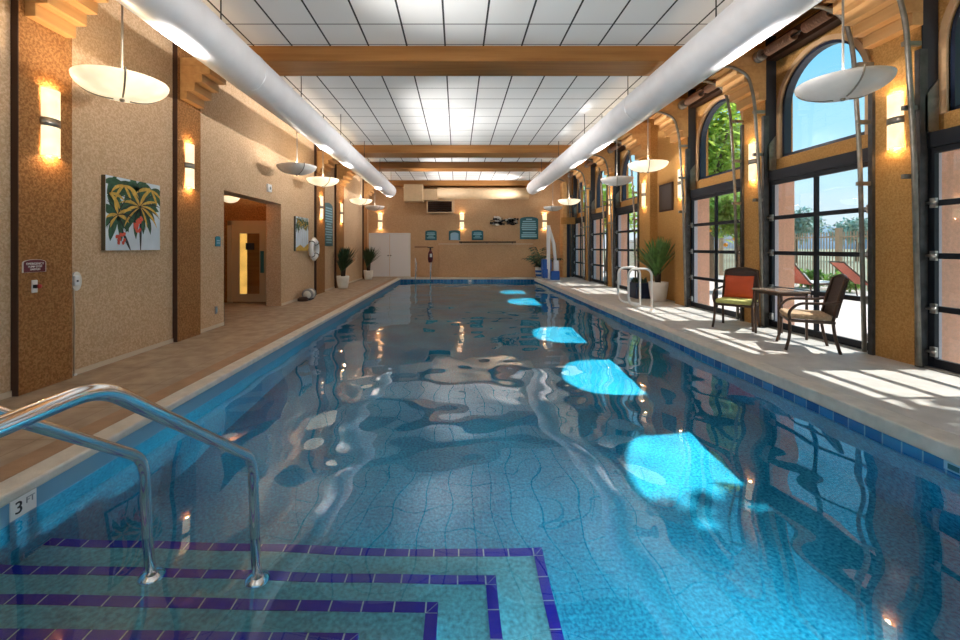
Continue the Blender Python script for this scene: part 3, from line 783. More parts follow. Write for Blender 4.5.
m = MB(); m.add([(-W_, -.0565, 0), (W_, -.0565, 0), (W_, -.0565, .2), (.1, -.0565, .08), (-.15, -.0565, .16), (-W_, -.0565, .08)], [tuple(range(6))])
part(m.build('painted_bank', M['pyellow'], CV, world=False, normals=False), 'ochre painted bank')

def arch_board(w, h, rise, n=10):
    return [(-w, 0), (w, 0), (w, h-rise)]+[(w*math.cos(t), h-rise+rise*math.sin(t)) for t in [math.pi*i/n for i in range(1, n)]]+[(-w, h-rise)]
def board(E, w, h, rise, mt, border, t=.02):
    m = MB(); m.prism(arch_board(w, h, rise), 'xz', -t, 0); m.build('border', border, E, world=False)
    m = MB(); m.prism([(a*.93, b*.97+h*.012) for a, b in arch_board(w, h, rise)], 'xz', -t-.003, -t); return m.build('face', mt, E, world=False)
def lines(E, rows, mt, y, th):
    for (z, w) in rows:
        m = MB(); m.box(-w, y-.002, z-th/2, w, y, z+th/2); m.build('lettering', mt, E, world=False)
# maroon emergency sign
E = thing('emergency_sign', (XL+.065, 4.085, 1.155), 'small maroon arched sign with white lettering on left pilaster', 'sign', None, LW)
FA = board(E, .113, .125, .03, M['maroon'], M['sigwhite'], .008)
for s, z, sz in (('EMERGENCY', .082, .03), ('PUMP STOP', .054, .026), ('SWITCH', .027, .026)):
    text('lettering', s, sz, M['sigwhite'], FA, (0, -.013, z))
E = thing('emergency_button', (XL+.065, 4.085, .955), 'small white switch plate with black and red button under maroon sign', 'switch', None, LW)
m = MB(); m.box(-.028, -.012, 0, .028, 0, .125); m.build('plate', M['sigwhite'], E, .006, world=False)
m = MB(); m.lathe([(0, -.06), (.02, -.058), (.022, -.05), (.014, -.045), (.014, 0)], (.005, -.0, .063), 16, 'y'); m.build('button', M['red'], E, world=False)
m = MB(); m.box(-.022, -.045, .045, .005, -.012, .08); m.build('button_guard', M['pdark'], E, world=False)
E = thing('wall_telephone', (XL, 4.57, .92), 'white oval wall unit at the edge of the nearest left pilaster', 'intercom', None, LW)
m = MB(); m.prism([(.06*math.cos(t)+.03, .105+.105*math.sin(t)) for t in [2*math.pi*i/24 for i in range(24)]], 'xz', -.018, 0); m.build('mounting_plate', M['potwhite'], E, world=False)
m = MB(); m.box(-.03, -.05, .06, .035, -.018, .17); m.build('handset', M['white'], E, .01, world=False)
m = MB(); m.box(-.008, -.053, .1, .012, -.05, .12); m.build('keypad', M['pdark'], E, world=False)
m = MB(); m.tube([(.0, -.012, .02), (.01, -.012, -.3), (0, -.012, -.9)], .007, 6); m.build('cable', M['caulk'], E, world=False)
m = MB(); m.box(-.015, -.03, -.94, .02, 0, -.9); m.build('cable_clip', M['sigwhite'], E, world=False)
# doorway signs
E = thing('door_sign', (XL, 7.33, 1.41), 'small teal arched sign at the left of the doorway', 'sign', None, LW)
FA = board(E, .075, .18, .03, M['tealbright'], M['teal'], .012); lines(FA, [(.1, .05), (.06, .05)], M['bluelite'], -.015, .018)
E = thing('light_switch', (XL, 7.28, .24), 'small grey blue outlet plate low beside the doorway', 'outlet', None, LW)
m = MB(); m.box(-.035, -.012, 0, .035, 0, .13); m.build('plate', M['gray'], E, .005, world=False)
m = MB(); m.box(-.012, -.02, .03, .012, -.012, .1); m.build('socket', M['bluelite'], E, world=False)
E = thing('alarm_sounder', (XL-.003, 9.3, 2.62), 'small white alarm box on wall above the doorway', 'alarm', None, LW)
m = MB(); m.box(-.09, -.05, 0, .09, 0, .17); m.build('housing', M['white'], E, .012, world=False)
m = MB(); m.lathe([(0, -.065), (.03, -.06), (.035, -.05)], (0, 0, .085), 12, 'y'); m.build('lens', M['gray'], E, world=False)
# rules sign, left wall
E = thing('rules_sign', (XL, 13.6, 1.43), 'tall teal arched rules sign between left pilasters', 'sign', None, LW)
FA = board(E, .44, 1.40, .14, M['teal'], M['teal'], .03)
rr_ = random.Random(5)
lines(FA, [(1.22-.085*k, rr_.uniform(.24, .38)) for k in range(14)], M['tealite'], -.034, .045)
# life ring
E = thing('life_ring', (XL, 12.02, 1.34), 'white life ring hanging on the left wall beside the far painting', 'life ring', None, LW)
m = MB(); m.tube([(.24*math.cos(t), -.09, .24*math.sin(t)) for t in [2*math.pi*i/32 for i in range(32)]], .075, 12, closed=True); RG = m.build('ring', M['white'], E, world=False)
for k in range(4):
    a = R(45+90*k); m = MB()
    m.tube([(.24*math.cos(a)+.078*math.cos(t)*math.cos(a), -.09+.078*math.sin(t), .24*math.sin(a)+.078*math.cos(t)*math.sin(a)) for t in [2*math.pi*i/14 for i in range(14)]], .012, 6, closed=True)
    m.build('band', M['pdark'], RG, world=False)
m = MB(); m.tube([(-.3*1.05, -.09, 0)]+[(.335*math.cos(t), -.09, .335*math.sin(t)) for t in [math.pi+2*math.pi*i/40 for i in range(1, 40)]], .008, 6); m.build('rope', M['potwhite'], E, world=False)
m = MB(); m.tube([(0, 0, .19), (0, -.1, .19)], .015, 8); m.build('hook', M['steel'], E, world=False)
# bundle on the deck
E = thing('pool_cleaner', (-3.98, 11.15, 0), 'small grey and white device lying on deck below far painting', 'pool cleaner')
m = MB(); m.lathe([(0, -.2), (.1, -.19), (.135, -.1), (.14, .05), (.12, .15), (.06, .19), (0, .2)], (-3.95, 11.25, .14), 18, 'y'); m.build('body', M['potwhite'], E)
for y in (11.1, 11.33):
    m = MB(); m.lathe([(.1, -.03), (.145, -.025), (.148, .025), (.1, .03)], (-3.95, y, .145), 18, 'y'); m.build('band', M['gray'], E)
m = MB(); m.lathe([(0, 0), (.13, 0), (.135, .06), (.1, .1), (0, .11)], (-4.0, 10.9, 0), 18); m.build('hose_coil', M['darkbrown'], E)
m = MB(); m.box(-4.05, 11.02, 0, -3.85, 11.3, .05); m.build('base', M['pdark'], E)

# end wall: double door
E = thing('door_20', ((370-CX)*YE/F, YE, 0), kind='structure'); struct(E, 'white double door in the left corner of the end wall', 'door')
xa, xb = (370-CX)*YE/F, (409.5-CX)*YE/F; xm = (xa+xb)/2
m = MB(); m.box(xa-.05, YE-.04, 0, xa, YE, 2.06); m.box(xb, YE-.04, 0, xb+.05, YE, 2.06); m.box(xa-.05, YE-.04, 2.0, xb+.05, YE, 2.06); m.build('frame', M['white'], E)
for a, b in ((xa, xm-.006), (xm+.006, xb)):
    m = MB(); m.box(a+.004, YE-.035, .01, b-.004, YE-.005, 1.996); d = m.build('leaf', M['white'], E)
m = MB()
for sx in (-.06, .06): m.lathe([(0, -.11), (.028, -.1), (.03, -.08), (.012, -.06), (.02, -.035)], (xm+sx, YE, 1.0), 12, 'y')
m.build('knob', M['darksteel'], E)
# three small teal signs
for px, lab, inner in ((431, 'small teal sign nearest the white double door', M['tealite']), (454.5, 'small teal sign with pale blue centre, middle of three', M['bluelite']), (477.5, 'small teal sign above the left end of the wall rail', M['tealite'])):
    E = thing('pool_sign', ((px-CX)*YE/F, YE, 1.72), lab, 'sign', 'small teal signs on the end wall')
    FA = board(E, .27, .47, .07, M['teal'], M['teal'])
    if inner is M['bluelite']:
        m = MB(); m.prism([(a*.7, b*.85+.01) for a, b in arch_board(.27, .42, .1)], 'xz', -.027, -.023); m.build('panel', inner, FA, world=False)
    else: lines(FA, [(.34, .17), (.27, .2), (.19, .12), (.11, .19)], inner, -.023, .042)
E = thing('rules_sign', ((529-CX)*YE/F, YE, 1.77), 'large teal arched rules sign right of the leaf ornaments', 'sign')
FA = board(E, .43, 1.05, .12, M['teal'], M['teal'])
lines(FA, [(.93, .14), (.83, .3), (.72, .33), (.63, .34), (.54, .36), (.45, .33), (.30, .3), (.2, .36), (.12, .36)], M['tealite'], -.023, .055)
# metal leaf/fish ornaments
for px, lab, s in ((496.5, 'larger dark metal fish ornament on the end wall', 1.), (510.5, 'smaller dark metal fish ornament on the end wall beside teal sign', .75)):
    E = thing('fish_ornament', ((px-CX)*YE/F, YE, 2.68), lab, 'wall ornament', 'metal fish on the end wall')
    rg = random.Random(int(px))
    for k in range(8):
        cx_ = rg.uniform(-.28, .28)*s; cz_ = rg.uniform(-.27, .2)*s; dr = rg.choice((0, math.pi))
        m = MB(); leaf_poly(m, cx_-.13*math.cos(dr), cz_, dr+rg.uniform(-.4, .4), .27, .07, -.05, 0); leaf_poly(m, cx_-.13*math.cos(dr), cz_, dr+math.pi+.5, .1, .03, -.05); leaf_poly(m, cx_-.13*math.cos(dr), cz_, dr+math.pi-.5, .1, .03, -.05)
        base = list(m.v); nf = list(m.f); o = len(base)
        m.add([(p[0], p[1]+.012, p[2]) for p in base], [tuple(reversed(f)) for f in nf])
        m.build('fish', M['pdark'] if k % 3 else M['potwhite'], E, world=False, normals=False)
    m = MB(); m.tube([(-.3*s, -.012, -.05), (0, -.012, .02), (.3*s, -.012, .08)], .014, 6); m.build('rod', M['pdark'], E, world=False)
# low ledge and rail
m = MB(); m.box(-.85, YE-.1, 0, 3.55, YE, 1.53)
LG = m.build('trim_3', M['endwall'], bevel=.01); struct(LG, 'low tan ledge along the foot of the end wall', 'ledge')
m = MB(); m.box(-.87, YE-.115, 1.525, 3.55, YE, 1.56); m.build('cap', M['caulk'], LG)
E = thing('wall_rail', (1.4, YE-.1, 1.55), 'long dark rail on the end wall ledge below small signs', 'rail')
m = MB(); m.tube([(.1, YE-.16, 1.63), (2.75, YE-.16, 1.63)], .035, 10); m.build('bar', M['darksteel'], E)
for x in (.2, 1.4, 2.6):
    m = MB(); m.tube([(x, YE-.16, 1.63), (x, YE-.05, 1.56), (x, YE-.05, 1.53)], .015, 8); m.build('bracket', M['darksteel'], E)
E = thing('wall_plaque', ((421.5-CX)*YE/F, YE, 1.36), 'narrow brown strip plaque on wall above far pool ladder', 'plaque')
m = MB(); m.box(-.33, -.015, 0, .33, 0, .08); m.build('strip', M['brownstrip'], E, world=False)
m = MB(); m.box(-.29, -.018, .025, .29, -.015, .055); m.build('lettering', M['column'], E, world=False)

# dark frame in the alcove
E = thing('wall_panel', (XI, 11.25, 2.36), 'dark brown framed panel on wall above alcove plant', 'panel', None, RW)
m = MB(); m.box(-.36, -.04, 0, .36, 0, .74); m.build('frame', M['darkbrown'], E, .01, world=False)
m = MB(); m.box(-.31, -.046, .05, .31, -.04, .69); m.build('panel', M['speaker'], E, world=False)

# ------------------------------------------------------------------ vestibule behind the doorway
m = MB(); m.box(-8.0, 6.2, -.25, XL-.0, 10.9, -.002); struct(m.build('floor_vestibule', M['deckL']), 'concrete floor of the vestibule past the doorway', 'floor')
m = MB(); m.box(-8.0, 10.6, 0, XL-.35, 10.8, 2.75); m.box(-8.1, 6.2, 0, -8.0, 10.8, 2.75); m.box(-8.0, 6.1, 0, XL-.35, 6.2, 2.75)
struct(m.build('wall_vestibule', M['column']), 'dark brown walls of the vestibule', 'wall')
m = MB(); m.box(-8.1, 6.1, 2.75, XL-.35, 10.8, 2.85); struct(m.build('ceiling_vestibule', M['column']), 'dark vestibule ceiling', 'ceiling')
E = thing('door_21', (-5.25, 10.6, 0), kind='structure'); struct(E, 'cream framed glass door seen through the left doorway', 'door')
YV = 10.58
def vx(px): return (px-CX)*YV/F
xa, xb = vx(231), vx(276)
m = MB(); m.box(xa-.07, YV-.05, 0, xa+.04, YV+.02, 2.06); m.box(xb-.04, YV-.05, 0, xb+.07, YV+.02, 2.06); m.box(xa-.07, YV-.05, 1.95, xb+.07, YV+.02, 2.06); m.build('frame', M['cream'], E)
ga, gb = vx(240), vx(260)
m = MB(); m.box(xa+.04, YV-.03, .02, ga, YV, 1.95); m.box(gb, YV-.03, .02, xb-.04, YV, 1.95); m.box(ga, YV-.03, 1.74, gb, YV, 1.95); m.box(ga, YV-.03, .02, gb, YV, .22)
m.build('leaf', M['cream'], E)
m = MB(); m.box(ga, YV-.012, .22, gb, YV-.006, 1.74); m.build('pane', M['glass'], E)
m = MB(); m.box(ga, YV+.005, .22, vx(247), YV+.012, 1.74); part(m.build('glow_panel', M['glowwarm'], E), 'yellow glowing panel for the lit room behind glass')  # emissive panel painted in as the light of the room beyond
m = MB(); m.box(vx(247), YV+.005, .22, gb, YV+.012, 1.74); part(m.build('wood_panel', M['beam'], E), 'brown timber behind glass')
m = MB(); m.box(vx(246), YV-.02, 1.33, vx(254.5), YV-.012, 1.5); m.build('notice', M['pdark'], E)
m = MB(); m.box(vx(261), YV-.04, .75, vx(264.5), YV-.03, 1.3); m.build('plaque', M['teal'], E)
E = thing('pendant_lamp', (-5.05, 9.35, 2.3), 'small glowing bowl lamp inside the vestibule', 'pendant lamp')
c_ = (-5.05, 9.35, 2.52); rr = .2
m = MB(); m.lathe([(0, -.14)]+[(rr*math.sin(t), -.14*math.cos(t)) for t in [i*math.pi/16 for i in range(1, 8)]]+[(rr, 0), (rr-.01, 0)]+[((rr-.012)*math.sin(t), -.13*math.cos(t)) for t in [i*math.pi/16 for i in range(7, 0, -1)]]+[(0, -.13)], c_, 28); m.build('lamp_bowl', M['lampglass_on'], E)
m = MB(); m.tube([(c_[0], c_[1], c_[2]-.13), (c_[0], c_[1], 2.75)], .01, 8); m.build('rod', M['whitetube'], E)
ld = bpy.data.lights.new('vestibule_bulb', 'POINT'); ld.energy = 42; ld.color = (1., .75, .45); ld.shadow_soft_size = .06
lo = bpy.data.objects.new('vestibule_bulb', ld); COL.objects.link(lo); lo.parent = E; lo.location = (0, 0, .2)

# ------------------------------------------------------------------ near handrail
for x, lab in ((-1.09, 'polished steel pool handrail on the right of the near pair'), (-1.67, 'polished steel pool handrail on the left of the near pair')):
    bz = WZ-depths[1]; by = STEP[1][1]-.052
    E = thing('handrail', (x, by, bz), lab, 'handrail', 'near steel handrails')
    path = smooth_path([(x, .15, -.0), (x, .15, .96), (x, 1.28, .975), (x, 2.24, .275), (x+.0, by, bz+.01)], .1, 8)
    m = MB(); m.tube(path, .0255, 16); m.build('rail', M['chrome'], E)
    m = MB(); m.lathe([(.027, .03), (.03, .03), (.045, .012), (.062, .008), (.064, 0), (0, 0)], (x, by, bz), 20); m.build('escutcheon', M['chrome'], E)
    m = MB(); m.lathe([(.027, .03), (.045, .012), (.062, .008), (.064, 0), (0, 0)], (x, .15, 0), 20); m.build('deck_flange', M['chrome'], E)
# depth marker on the left tile band
E = thing('depth_marker', (PL+e, 2.47, -.145), 'white depth marker tile reading 3 FT at the left waterline', 'depth marker', None, LW)
m = MB(); m.box(-.075, -.006, -.03, .075, 0, .085); m.build('tile', M['sigwhite'], E, world=False)
text('numeral', '3', .10, M['pdark'], E, (-.028, -.007, .028)); text('lettering', 'FT', .05, M['gray'], E, (.038, -.007, .045))
# further depth markers
E = thing('depth_marker', (PR-e, 2.95, -.2), 'small pale depth tile at the right waterline near photo edge', 'depth marker', None, RW)
m = MB(); m.box(-.06, -.006, -.02, .06, 0, .1); m.build('tile', M['bluelite'], E, world=False)
m = MB(); m.box(-.035, -.008, .015, .035, -.006, .065); m.build('lettering', M['teal'], E, world=False)
E = thing('depth_marker', ((470-CX)*PF/F, PF-e, -.17), 'small pale depth tile in the middle of the far waterline', 'depth marker')
m = MB(); m.box(-.1, -.006, -.02, .1, 0, .1); m.build('tile', M['bluelite'], E, world=False)
m = MB(); m.box(-.04, -.008, .015, .04, -.006, .075); m.build('numeral', M['sigwhite'], E, world=False)

# far ladder rails
for px, lab in ((415.5, 'left steel grab rail of the far pool ladder'), (430.5, 'right steel grab rail of the far pool ladder')):
    x = (px-CX)*PF/F
    E = thing('ladder_rail', (x, PF, 0), lab, 'ladder rail', 'far pool ladder rails')
    m = MB(); m.tube(smooth_path([(x, PF+.5, 0), (x, PF+.5, .75), (x, PF-.02, .95), (x, PF-.1, .6), (x, PF-.1, -.9)], .22, 8), .024, 10); m.build('rail', M['chrome'], E)
    m = MB(); m.lathe([(.026, .03), (.05, .01), (.06, 0)], (x, PF+.5, 0), 16); m.build('flange', M['chrome'], E)
E = thing('hanging_lifejacket', (-1.2, PF, .6), 'dark red bundle hung on the right far ladder rail', 'life jacket')
m = MB(); x = (430.5-CX)*PF/F
m.lathe([(0, -.28), (.09, -.27), (.12, -.1), (.11, .12), (.06, .24), (.03, .3), (0, .3)], (x, PF-.06, .98), 14); m.build('body', M['maroon'], E)
m = MB(); m.box(x-.02, PF-.2, .95, x+.08, PF-.17, 1.1); m.build('tag', M['sigwhite'], E)
m = MB(); m.tube([(x, PF-.06, 1.25), (x, PF-.06, 1.38)], .04, 8); m.box(x-.13, PF-.1, 1.36, x+.13, PF-.02, 1.4); m.build('hanger', M['pdark'], E)

# right figure-four rails
for (y, xo, lab) in ((9.64, 4.2, 'white looped pool rail farther from the viewer'), (9.06, 4.2, 'white looped pool rail nearer to the viewer')):
    E = thing('pool_rail', (xo, y, 0), lab, 'pool rail', 'white looped rails on right deck')
    m = MB(); m.tube(smooth_path([(xo, y, 0), (xo, y, .93), (xo-.5, y, .93), (xo-.5, y, .16), (xo-.02, y, .1)], .17, 8), .024, 12); m.build('rail', M['whitetube'], E)
    m = MB(); m.lathe([(.025, .035), (.045, .03), (.055, 0)], (xo, y, 0), 16); m.build('flange', M['whitetube'], E)

# ------------------------------------------------------------------ plants
def pot(E, x, y, r, h, mt):
    m = MB(); m.lathe([(0, 0), (r*.72, 0), (r*.86, h*.3), (r*.98, h*.75), (r, h), (r*.92, h), (r*.9, h*.9), (0, h*.88)], (x, y, 0), 28); PT = m.build('pot', mt, E)
    m = MB(); m.lathe([(0, h*.92), (r*.9, h*.92)], (x, y, 0), 20); m.build('soil', M['trunk'], PT)
def yucca(x, y, r, h, top, n, lab, mt, seed):
    E = thing('potted_yucca', (x, y, 0), lab, 'potted plant', None); pot(E, x, y, r, h, M['potwhite'])
    rg = random.Random(seed); heads = [(0, 0, h+.22), (.06, .05, h+.36), (-.05, .04, h+.15)]
    m = MB()
    for a, b, z in heads: m.tube([(x+a*.4, y+b*.4, h*.9), (x+a, y+b, z)], [.05, .04], 8)
    m.build('stem', M['trunk'], E)
    m = MB()
    for i in range(n):
        a, b, z = heads[i % 3]; th = rg.uniform(0, 6.283); el = R(rg.choice((80, 68, 55, 40, 60)) + rg.uniform(-8, 8)); lim = (XL+.09, -9, 9, 99) if x < 0 else (-9, 9, 9, 99)
        ln = (top-z)*rg.uniform(.8, 1.05)/max(.75, math.sin(el)) * (.95 if el > R(50) else .75)
        tx = x+a+ln*math.cos(el)*math.cos(th); ty = y+b+ln*math.cos(el)*math.sin(th)
        tx = max(tx, XL+.26) if x < 0 else min(tx, XI-.05); ty = min(max(ty, ALC[0]+.06), ALC[1]-.06) if x > 0 else (min(ty, 18.5) if y > 16 else min(ty, 99))
        m.blade((x+a, y+b, z+rg.uniform(-.1, .06)), (tx, ty, z+ln*math.sin(el)), .07, sag=.12*math.cos(el)*ln)
    m.build('leaves', mt, E, normals=False)
yucca(-3.87, 14.25, .21, .42, 1.46, 90, 'yucca in white pot nearer on the left deck', M['leafdark'], 1)
yucca(-3.80, 18.0, .2, .4, 1.46, 90, 'yucca in white pot beside the white double door', M['leafdark'], 2)
yucca(5.2, 10.85, .235, .5, 1.72, 80, 'tall green yucca in white pot in the right alcove', M['leafmid'], 3)
E = thing('planter_box', (5.05, 11.6, 0), 'dark navy planter with low dark plants behind the white rails', 'planter')
m = MB(); m.box(4.83, 11.35, 0, 5.28, 11.85, .42); m.build('box', M['navybox'], E, .015)
rg = random.Random(8); m = MB()
for i in range(50):
    x0, y0 = rg.uniform(4.87, 5.24), rg.uniform(11.4, 11.8); th = rg.uniform(0, 6.28)
    m.blade((x0, y0, .38), (x0+.08*math.cos(th), y0+.08*math.sin(th), .38+rg.uniform(.1, .22)), .05, .02)
m.build('foliage', M['leafdark'], E, normals=False)
# palm in blue and white pot at the far right
x, y = (540.5-CX)*18.6/F, 18.6
E = thing('potted_palm', (x, y, 0), 'bushy palm in blue and white pot in far right corner', 'potted plant')
pot(E, x, y, .24, .5, M['potwhite'])
m = MB(); rg = random.Random(4)
for k in range(8):
    a = 2*math.pi*k/8; m.lathe([(0, 0), (.05, .002), (.03, .015), (0, .02)], (0, 0, 0), 8)
m = MB()
for z, rad in ((.16, .208), (.33, .236)): m.lathe([(rad-.01, -.05), (rad+.002, -.045), (rad+.004, .0), (rad+.006, .045), (rad-.005, .05)], (x, y, z), 28)
part(m.build('glaze_band', M['bluebox'], E), 'blue glazed bands')
m = MB()
for i in range(16):
    th = 2*math.pi*i/16+rg.uniform(-.2, .2); L = rg.uniform(.75, 1.05); el = R(rg.uniform(35, 75)); prev = Vector((x, y, .46)); 
    for s in range(1, 7):
        q = s/6; p = Vector((x+L*math.cos(el)*q*math.cos(th)*1.1, y+L*math.cos(el)*q*math.sin(th)*1.1*.6, min(1.75, .46+L*math.sin(el)*q*1.5-.45*q*q)))
        for sd in (-1, 1):
            d = Vector((-math.sin(th), math.cos(th), 0))*sd*.2+Vector((math.cos(th), math.sin(th), -.5))*.1
            m.blade(p, p+d*1.25, .085, .03, 3)
        m.tube([prev, p], .006, 4, caps=False); prev = p
m.build('fronds', M['leafdark'], E, normals=False)

# pool lift
x, y = 3.93, 17.3
E = thing('pool_lift', (x, y, 0), 'white and blue pool access lift at the far right deck', 'pool lift')
m = MB(); m.box(x-.14, y-.2, 0, x+.28, y+.3, .05); m.build('base_plate', M['white'], E, .01)
m = MB(); m.box(x-.1, y-.2, .05, x+.26, y+.18, .42); m.build('battery_box', M['bluebox'], E, .03)
m = MB(); m.box(x-.22, y-.02, .05, x-.09, y+.12, 2.3); m.build('mast', M['white'], E, .015)
m = MB(); m.tube([(x-.14, y+.05, 2.28), (x+.06, y+.05, 1.55), (x+.14, y+.05, .75)], [.05, .07, .06], 10); m.build('lift_arm', M['white'], E)
m = MB(); m.box(x-.38, y+.02, .42, x-.02, y+.5, .9); m.build('seat', M['bluebox'], E, .05)
m = MB(); m.box(x+.06, y-.1, .42, x+.24, y+.12, .85); m.build('control_box', M['white'], E, .02)
m = MB(); m.box(x-.42, y-.1, .12, x-.2, y+.2, .5); m.build('footrest', M['bluebox'], E, .03)
m = MB(); m.tube([(x-.3, y+.05, .15), (x-.3, y-.2, .1)], .02, 8); m.build('strut', M['white'], E)

# ------------------------------------------------------------------ patio furniture
def armchair(loc, f, label, cush, seat_label):
    rz = math.atan2(f[1], f[0])+math.pi/2          # local -y is the way the chair faces
    E = thing('patio_armchair', loc, label, 'armchair', 'bronze patio armchairs', rz)
    w = .275; d = .235
    def leg(pts, r=(.021, .016)):
        m = MB(); n = len(pts); m.tube(smooth_path(pts, .2, 5), .019, 8); m.build('leg', M['bronze'], E, world=False)
    for sx in (-1, 1):
        leg([(sx*(w+.02), -d-.05, 0), (sx*w, -d+.0, .2), (sx*w, -d-.005, .42)])
        leg([(sx*(w-.0), d+.055, 0), (sx*(w-.01), d+.0, .22), (sx*(w-.01), d-.02, .43)])
        m = MB(); m.tube(smooth_path([(sx*w, -d, .41), (sx*(w+.02), -d-.02, .52), (sx*(w+.03), -d+.08, .645), (sx*(w+.03), d-.05, .655), (sx*(w-.0), d+.05, .68)], .1, 6), .018, 8)
        m.build('arm', M['bronze'], E, world=False)
        m = MB(); m.tube([(sx*(w-.01), d-.02, .41), (sx*(w-.015), d+.05, .75), (sx*(w-.03), d+.11, .98)], .018, 8); m.build('back_post', M['bronze'], E, world=False)
    m = MB(); m.box(-w, -d-.02, .385, w, -d+.02, .425); m.box(-w, d-.03, .385, w, d+.01, .425); m.box(-w-.01, -d, .385, -w+.03, d, .425); m.box(w-.03, -d, .385, w+.01, d, .425)
    m.build('seat_frame', M['bronze'], E, .008, world=False)
    # woven back panel with arched top, leaning back
    nx_, nz_ = 10, 8; vs = []
    for j in range(nz_+1):
        q = j/nz_
        for i in range(nx_+1):
            u = i/nx_*2-1; top = .97+.045*(1-u*u); z = .47+(top-.47)*q; yy = d-.0+.115*q+.02*(1-u*u)
            vs.append((u*(w-.02), yy, z))
    fs = [(j*(nx_+1)+i, j*(nx_+1)+i+1, (j+1)*(nx_+1)+i+1, (j+1)*(nx_+1)+i) for j in range(nz_) for i in range(nx_)]
    o = len(vs); vs2 = [(p[0], p[1]+.03, p[2]) for p in vs]
    rim = []; row = nx_+1
    loop = list(range(0, row))+[j*row+nx_ for j in range(1, nz_+1)]+[nz_*row+i for i in range(nx_-1, -1, -1)]+[j*row for j in range(nz_-1, 0, -1)]
    for a, b in zip(loop, loop[1:]+loop[:1]): rim.append((a, b, b+o, a+o))
    m = MB(); m.add(vs+vs2, fs+[tuple(k+o for k in reversed(f_)) for f_ in fs]+rim, True)
    m.build('backrest', M['weave'], E, world=False)
    m = MB(); m.tube([((i/10*2-1)*(w-.03), d+.125+.02*(1-(i/10*2-1)**2), .97+.05*(1-(i/10*2-1)**2)) for i in range(11)], .02, 8); m.build('top_rail', M['bronze'], E, world=False)
    m = MB(); m.box(-w+.01, -d-.03, .425, w-.01, d-.01, .5); c = m.build('seat_cushion', cush, E, .03, world=False); part(c, seat_label)
    return E
C1 = armchair((4.88, 7.33, 0), (-.72, -.69), 'bronze patio armchair with lime cushion and orange pillow', M['lime'], 'lime green seat cushion')
C2 = armchair((4.86, 5.84, 0), (-.885, .466), 'bronze patio armchair with beige patterned cushion, right of table', M['beigepat'], 'beige patterned seat cushion')
# pillow
E = thing('throw_pillow', (4.88+.72*.095, 7.33+.69*.095, .51), 'burnt orange square pillow on the lime cushioned armchair', 'pillow', None, math.atan2(-.69, -.72)+math.pi/2)
n = 10; vs = []; fs = []
for side in (-1, 1):
    for j in range(n+1):
        for i in range(n+1):
            u, v = i/n*2-1, j/n*2-1; pin = 1-.07*(1-max(abs(u), abs(v))**2) if False else 1
            ed = (1-u**4)*(1-v**4); k = 1-.06*(u*u*(1-v*v)*0+ (1-abs(u))*(abs(v) > .99)*0)
            xx = .215*u*(1-.05*(1-v*v)); zz = .19*v*(1-.05*(1-u*u))+.19
            yy = side*.065*ed**.6+.10*(zz/.38)
            vs.append((xx, yy, zz))
row = n+1; o = row*row
for j in range(n):
    for i in range(n):
        a = j*row+i; fs.append((a, a+1, a+row+1, a+row)); fs.append((a+o, a+row+o, a+row+1+o, a+1+o))
m = MB(); m.add(vs, fs, True); PC = m.build('pillow_cover', M['orange'], E, world=False)
m = MB(); lp = []
for i in range(n+1): lp.append(vs[i])
for j in range(1, n+1): lp.append(vs[j*row+n])
for i in range(n-1, -1, -1): lp.append(vs[n*row+i])
for j in range(n-1, 0, -1): lp.append(vs[j*row])
m.tube(lp, .006, 6, closed=True); m.build('piping', M['orange'], PC, world=False)
# side table
E = thing('side_table', (5.06, 6.57, 0), 'square bronze side table between the two armchairs', 'side table')
m = MB(); m.box(4.81, 6.29, .705, 5.31, 6.86, .735); m.build('table_top', M['tabletop'], E, .012)
m = MB(); m.box(4.84, 6.32, .66, 5.28, 6.34, .705); m.box(4.84, 6.81, .66, 5.28, 6.83, .705); m.box(4.84, 6.32, .66, 4.86, 6.83, .705); m.box(5.26, 6.32, .66, 5.28, 6.83, .705); m.build('apron', M['bronze'], E)
for sx in (4.85, 5.27):
    for sy in (6.33, 6.82):
        m = MB(); m.tube([(sx, sy, 0), (sx, sy, .69)], .018, 8); m.build('leg', M['bronze'], E)

# ------------------------------------------------------------------ outdoors
m = MB(); m.box(5.90, -10, -.3, 13.2, 60, -.03); struct(m.build('floor_patio', M['patio']), 'sunlit pale paved patio outside the glass doors', 'patio')
m = MB(); m.add([(13.2, -120, -.06), (420, -160, -.5), (420, 620, -.5), (13.2, 320, -.06)], [(0, 1, 2, 3)]); m.add([(-200, -400, -.4), (420, -400, -.4), (420, YB-.6, -.31), (-200, YB-.6, -.31)], [(0, 1, 2, 3)])
tag(m.build('dry_ground', M['ground'], normals=False), 'dry olive ground beyond the patio fence', 'ground', None, 'structure')
rg = random.Random(21)
prof = []; 
vs = []; fs = []; N = 60
for i in range(N+1):
    y = -100+i*12.; h = 14+9*math.sin(i*.37)+6*math.sin(i*.9+1)+rg.uniform(-1.5, 1.5)
    vs += [(330, y, -1), (345+12*math.sin(i*.5), y, max(4, h)), (420, y, -1)]
for i in range(N): fs += [(i*3, i*3+3, i*3+4, i*3+1), (i*3+1, i*3+4, i*3+5, i*3+2)]
m = MB(); m.add(vs, fs, True); tag(m.build('hills', M['hill'], normals=False), 'hazy blue hills on the horizon outside', 'hills', None, 'structure')
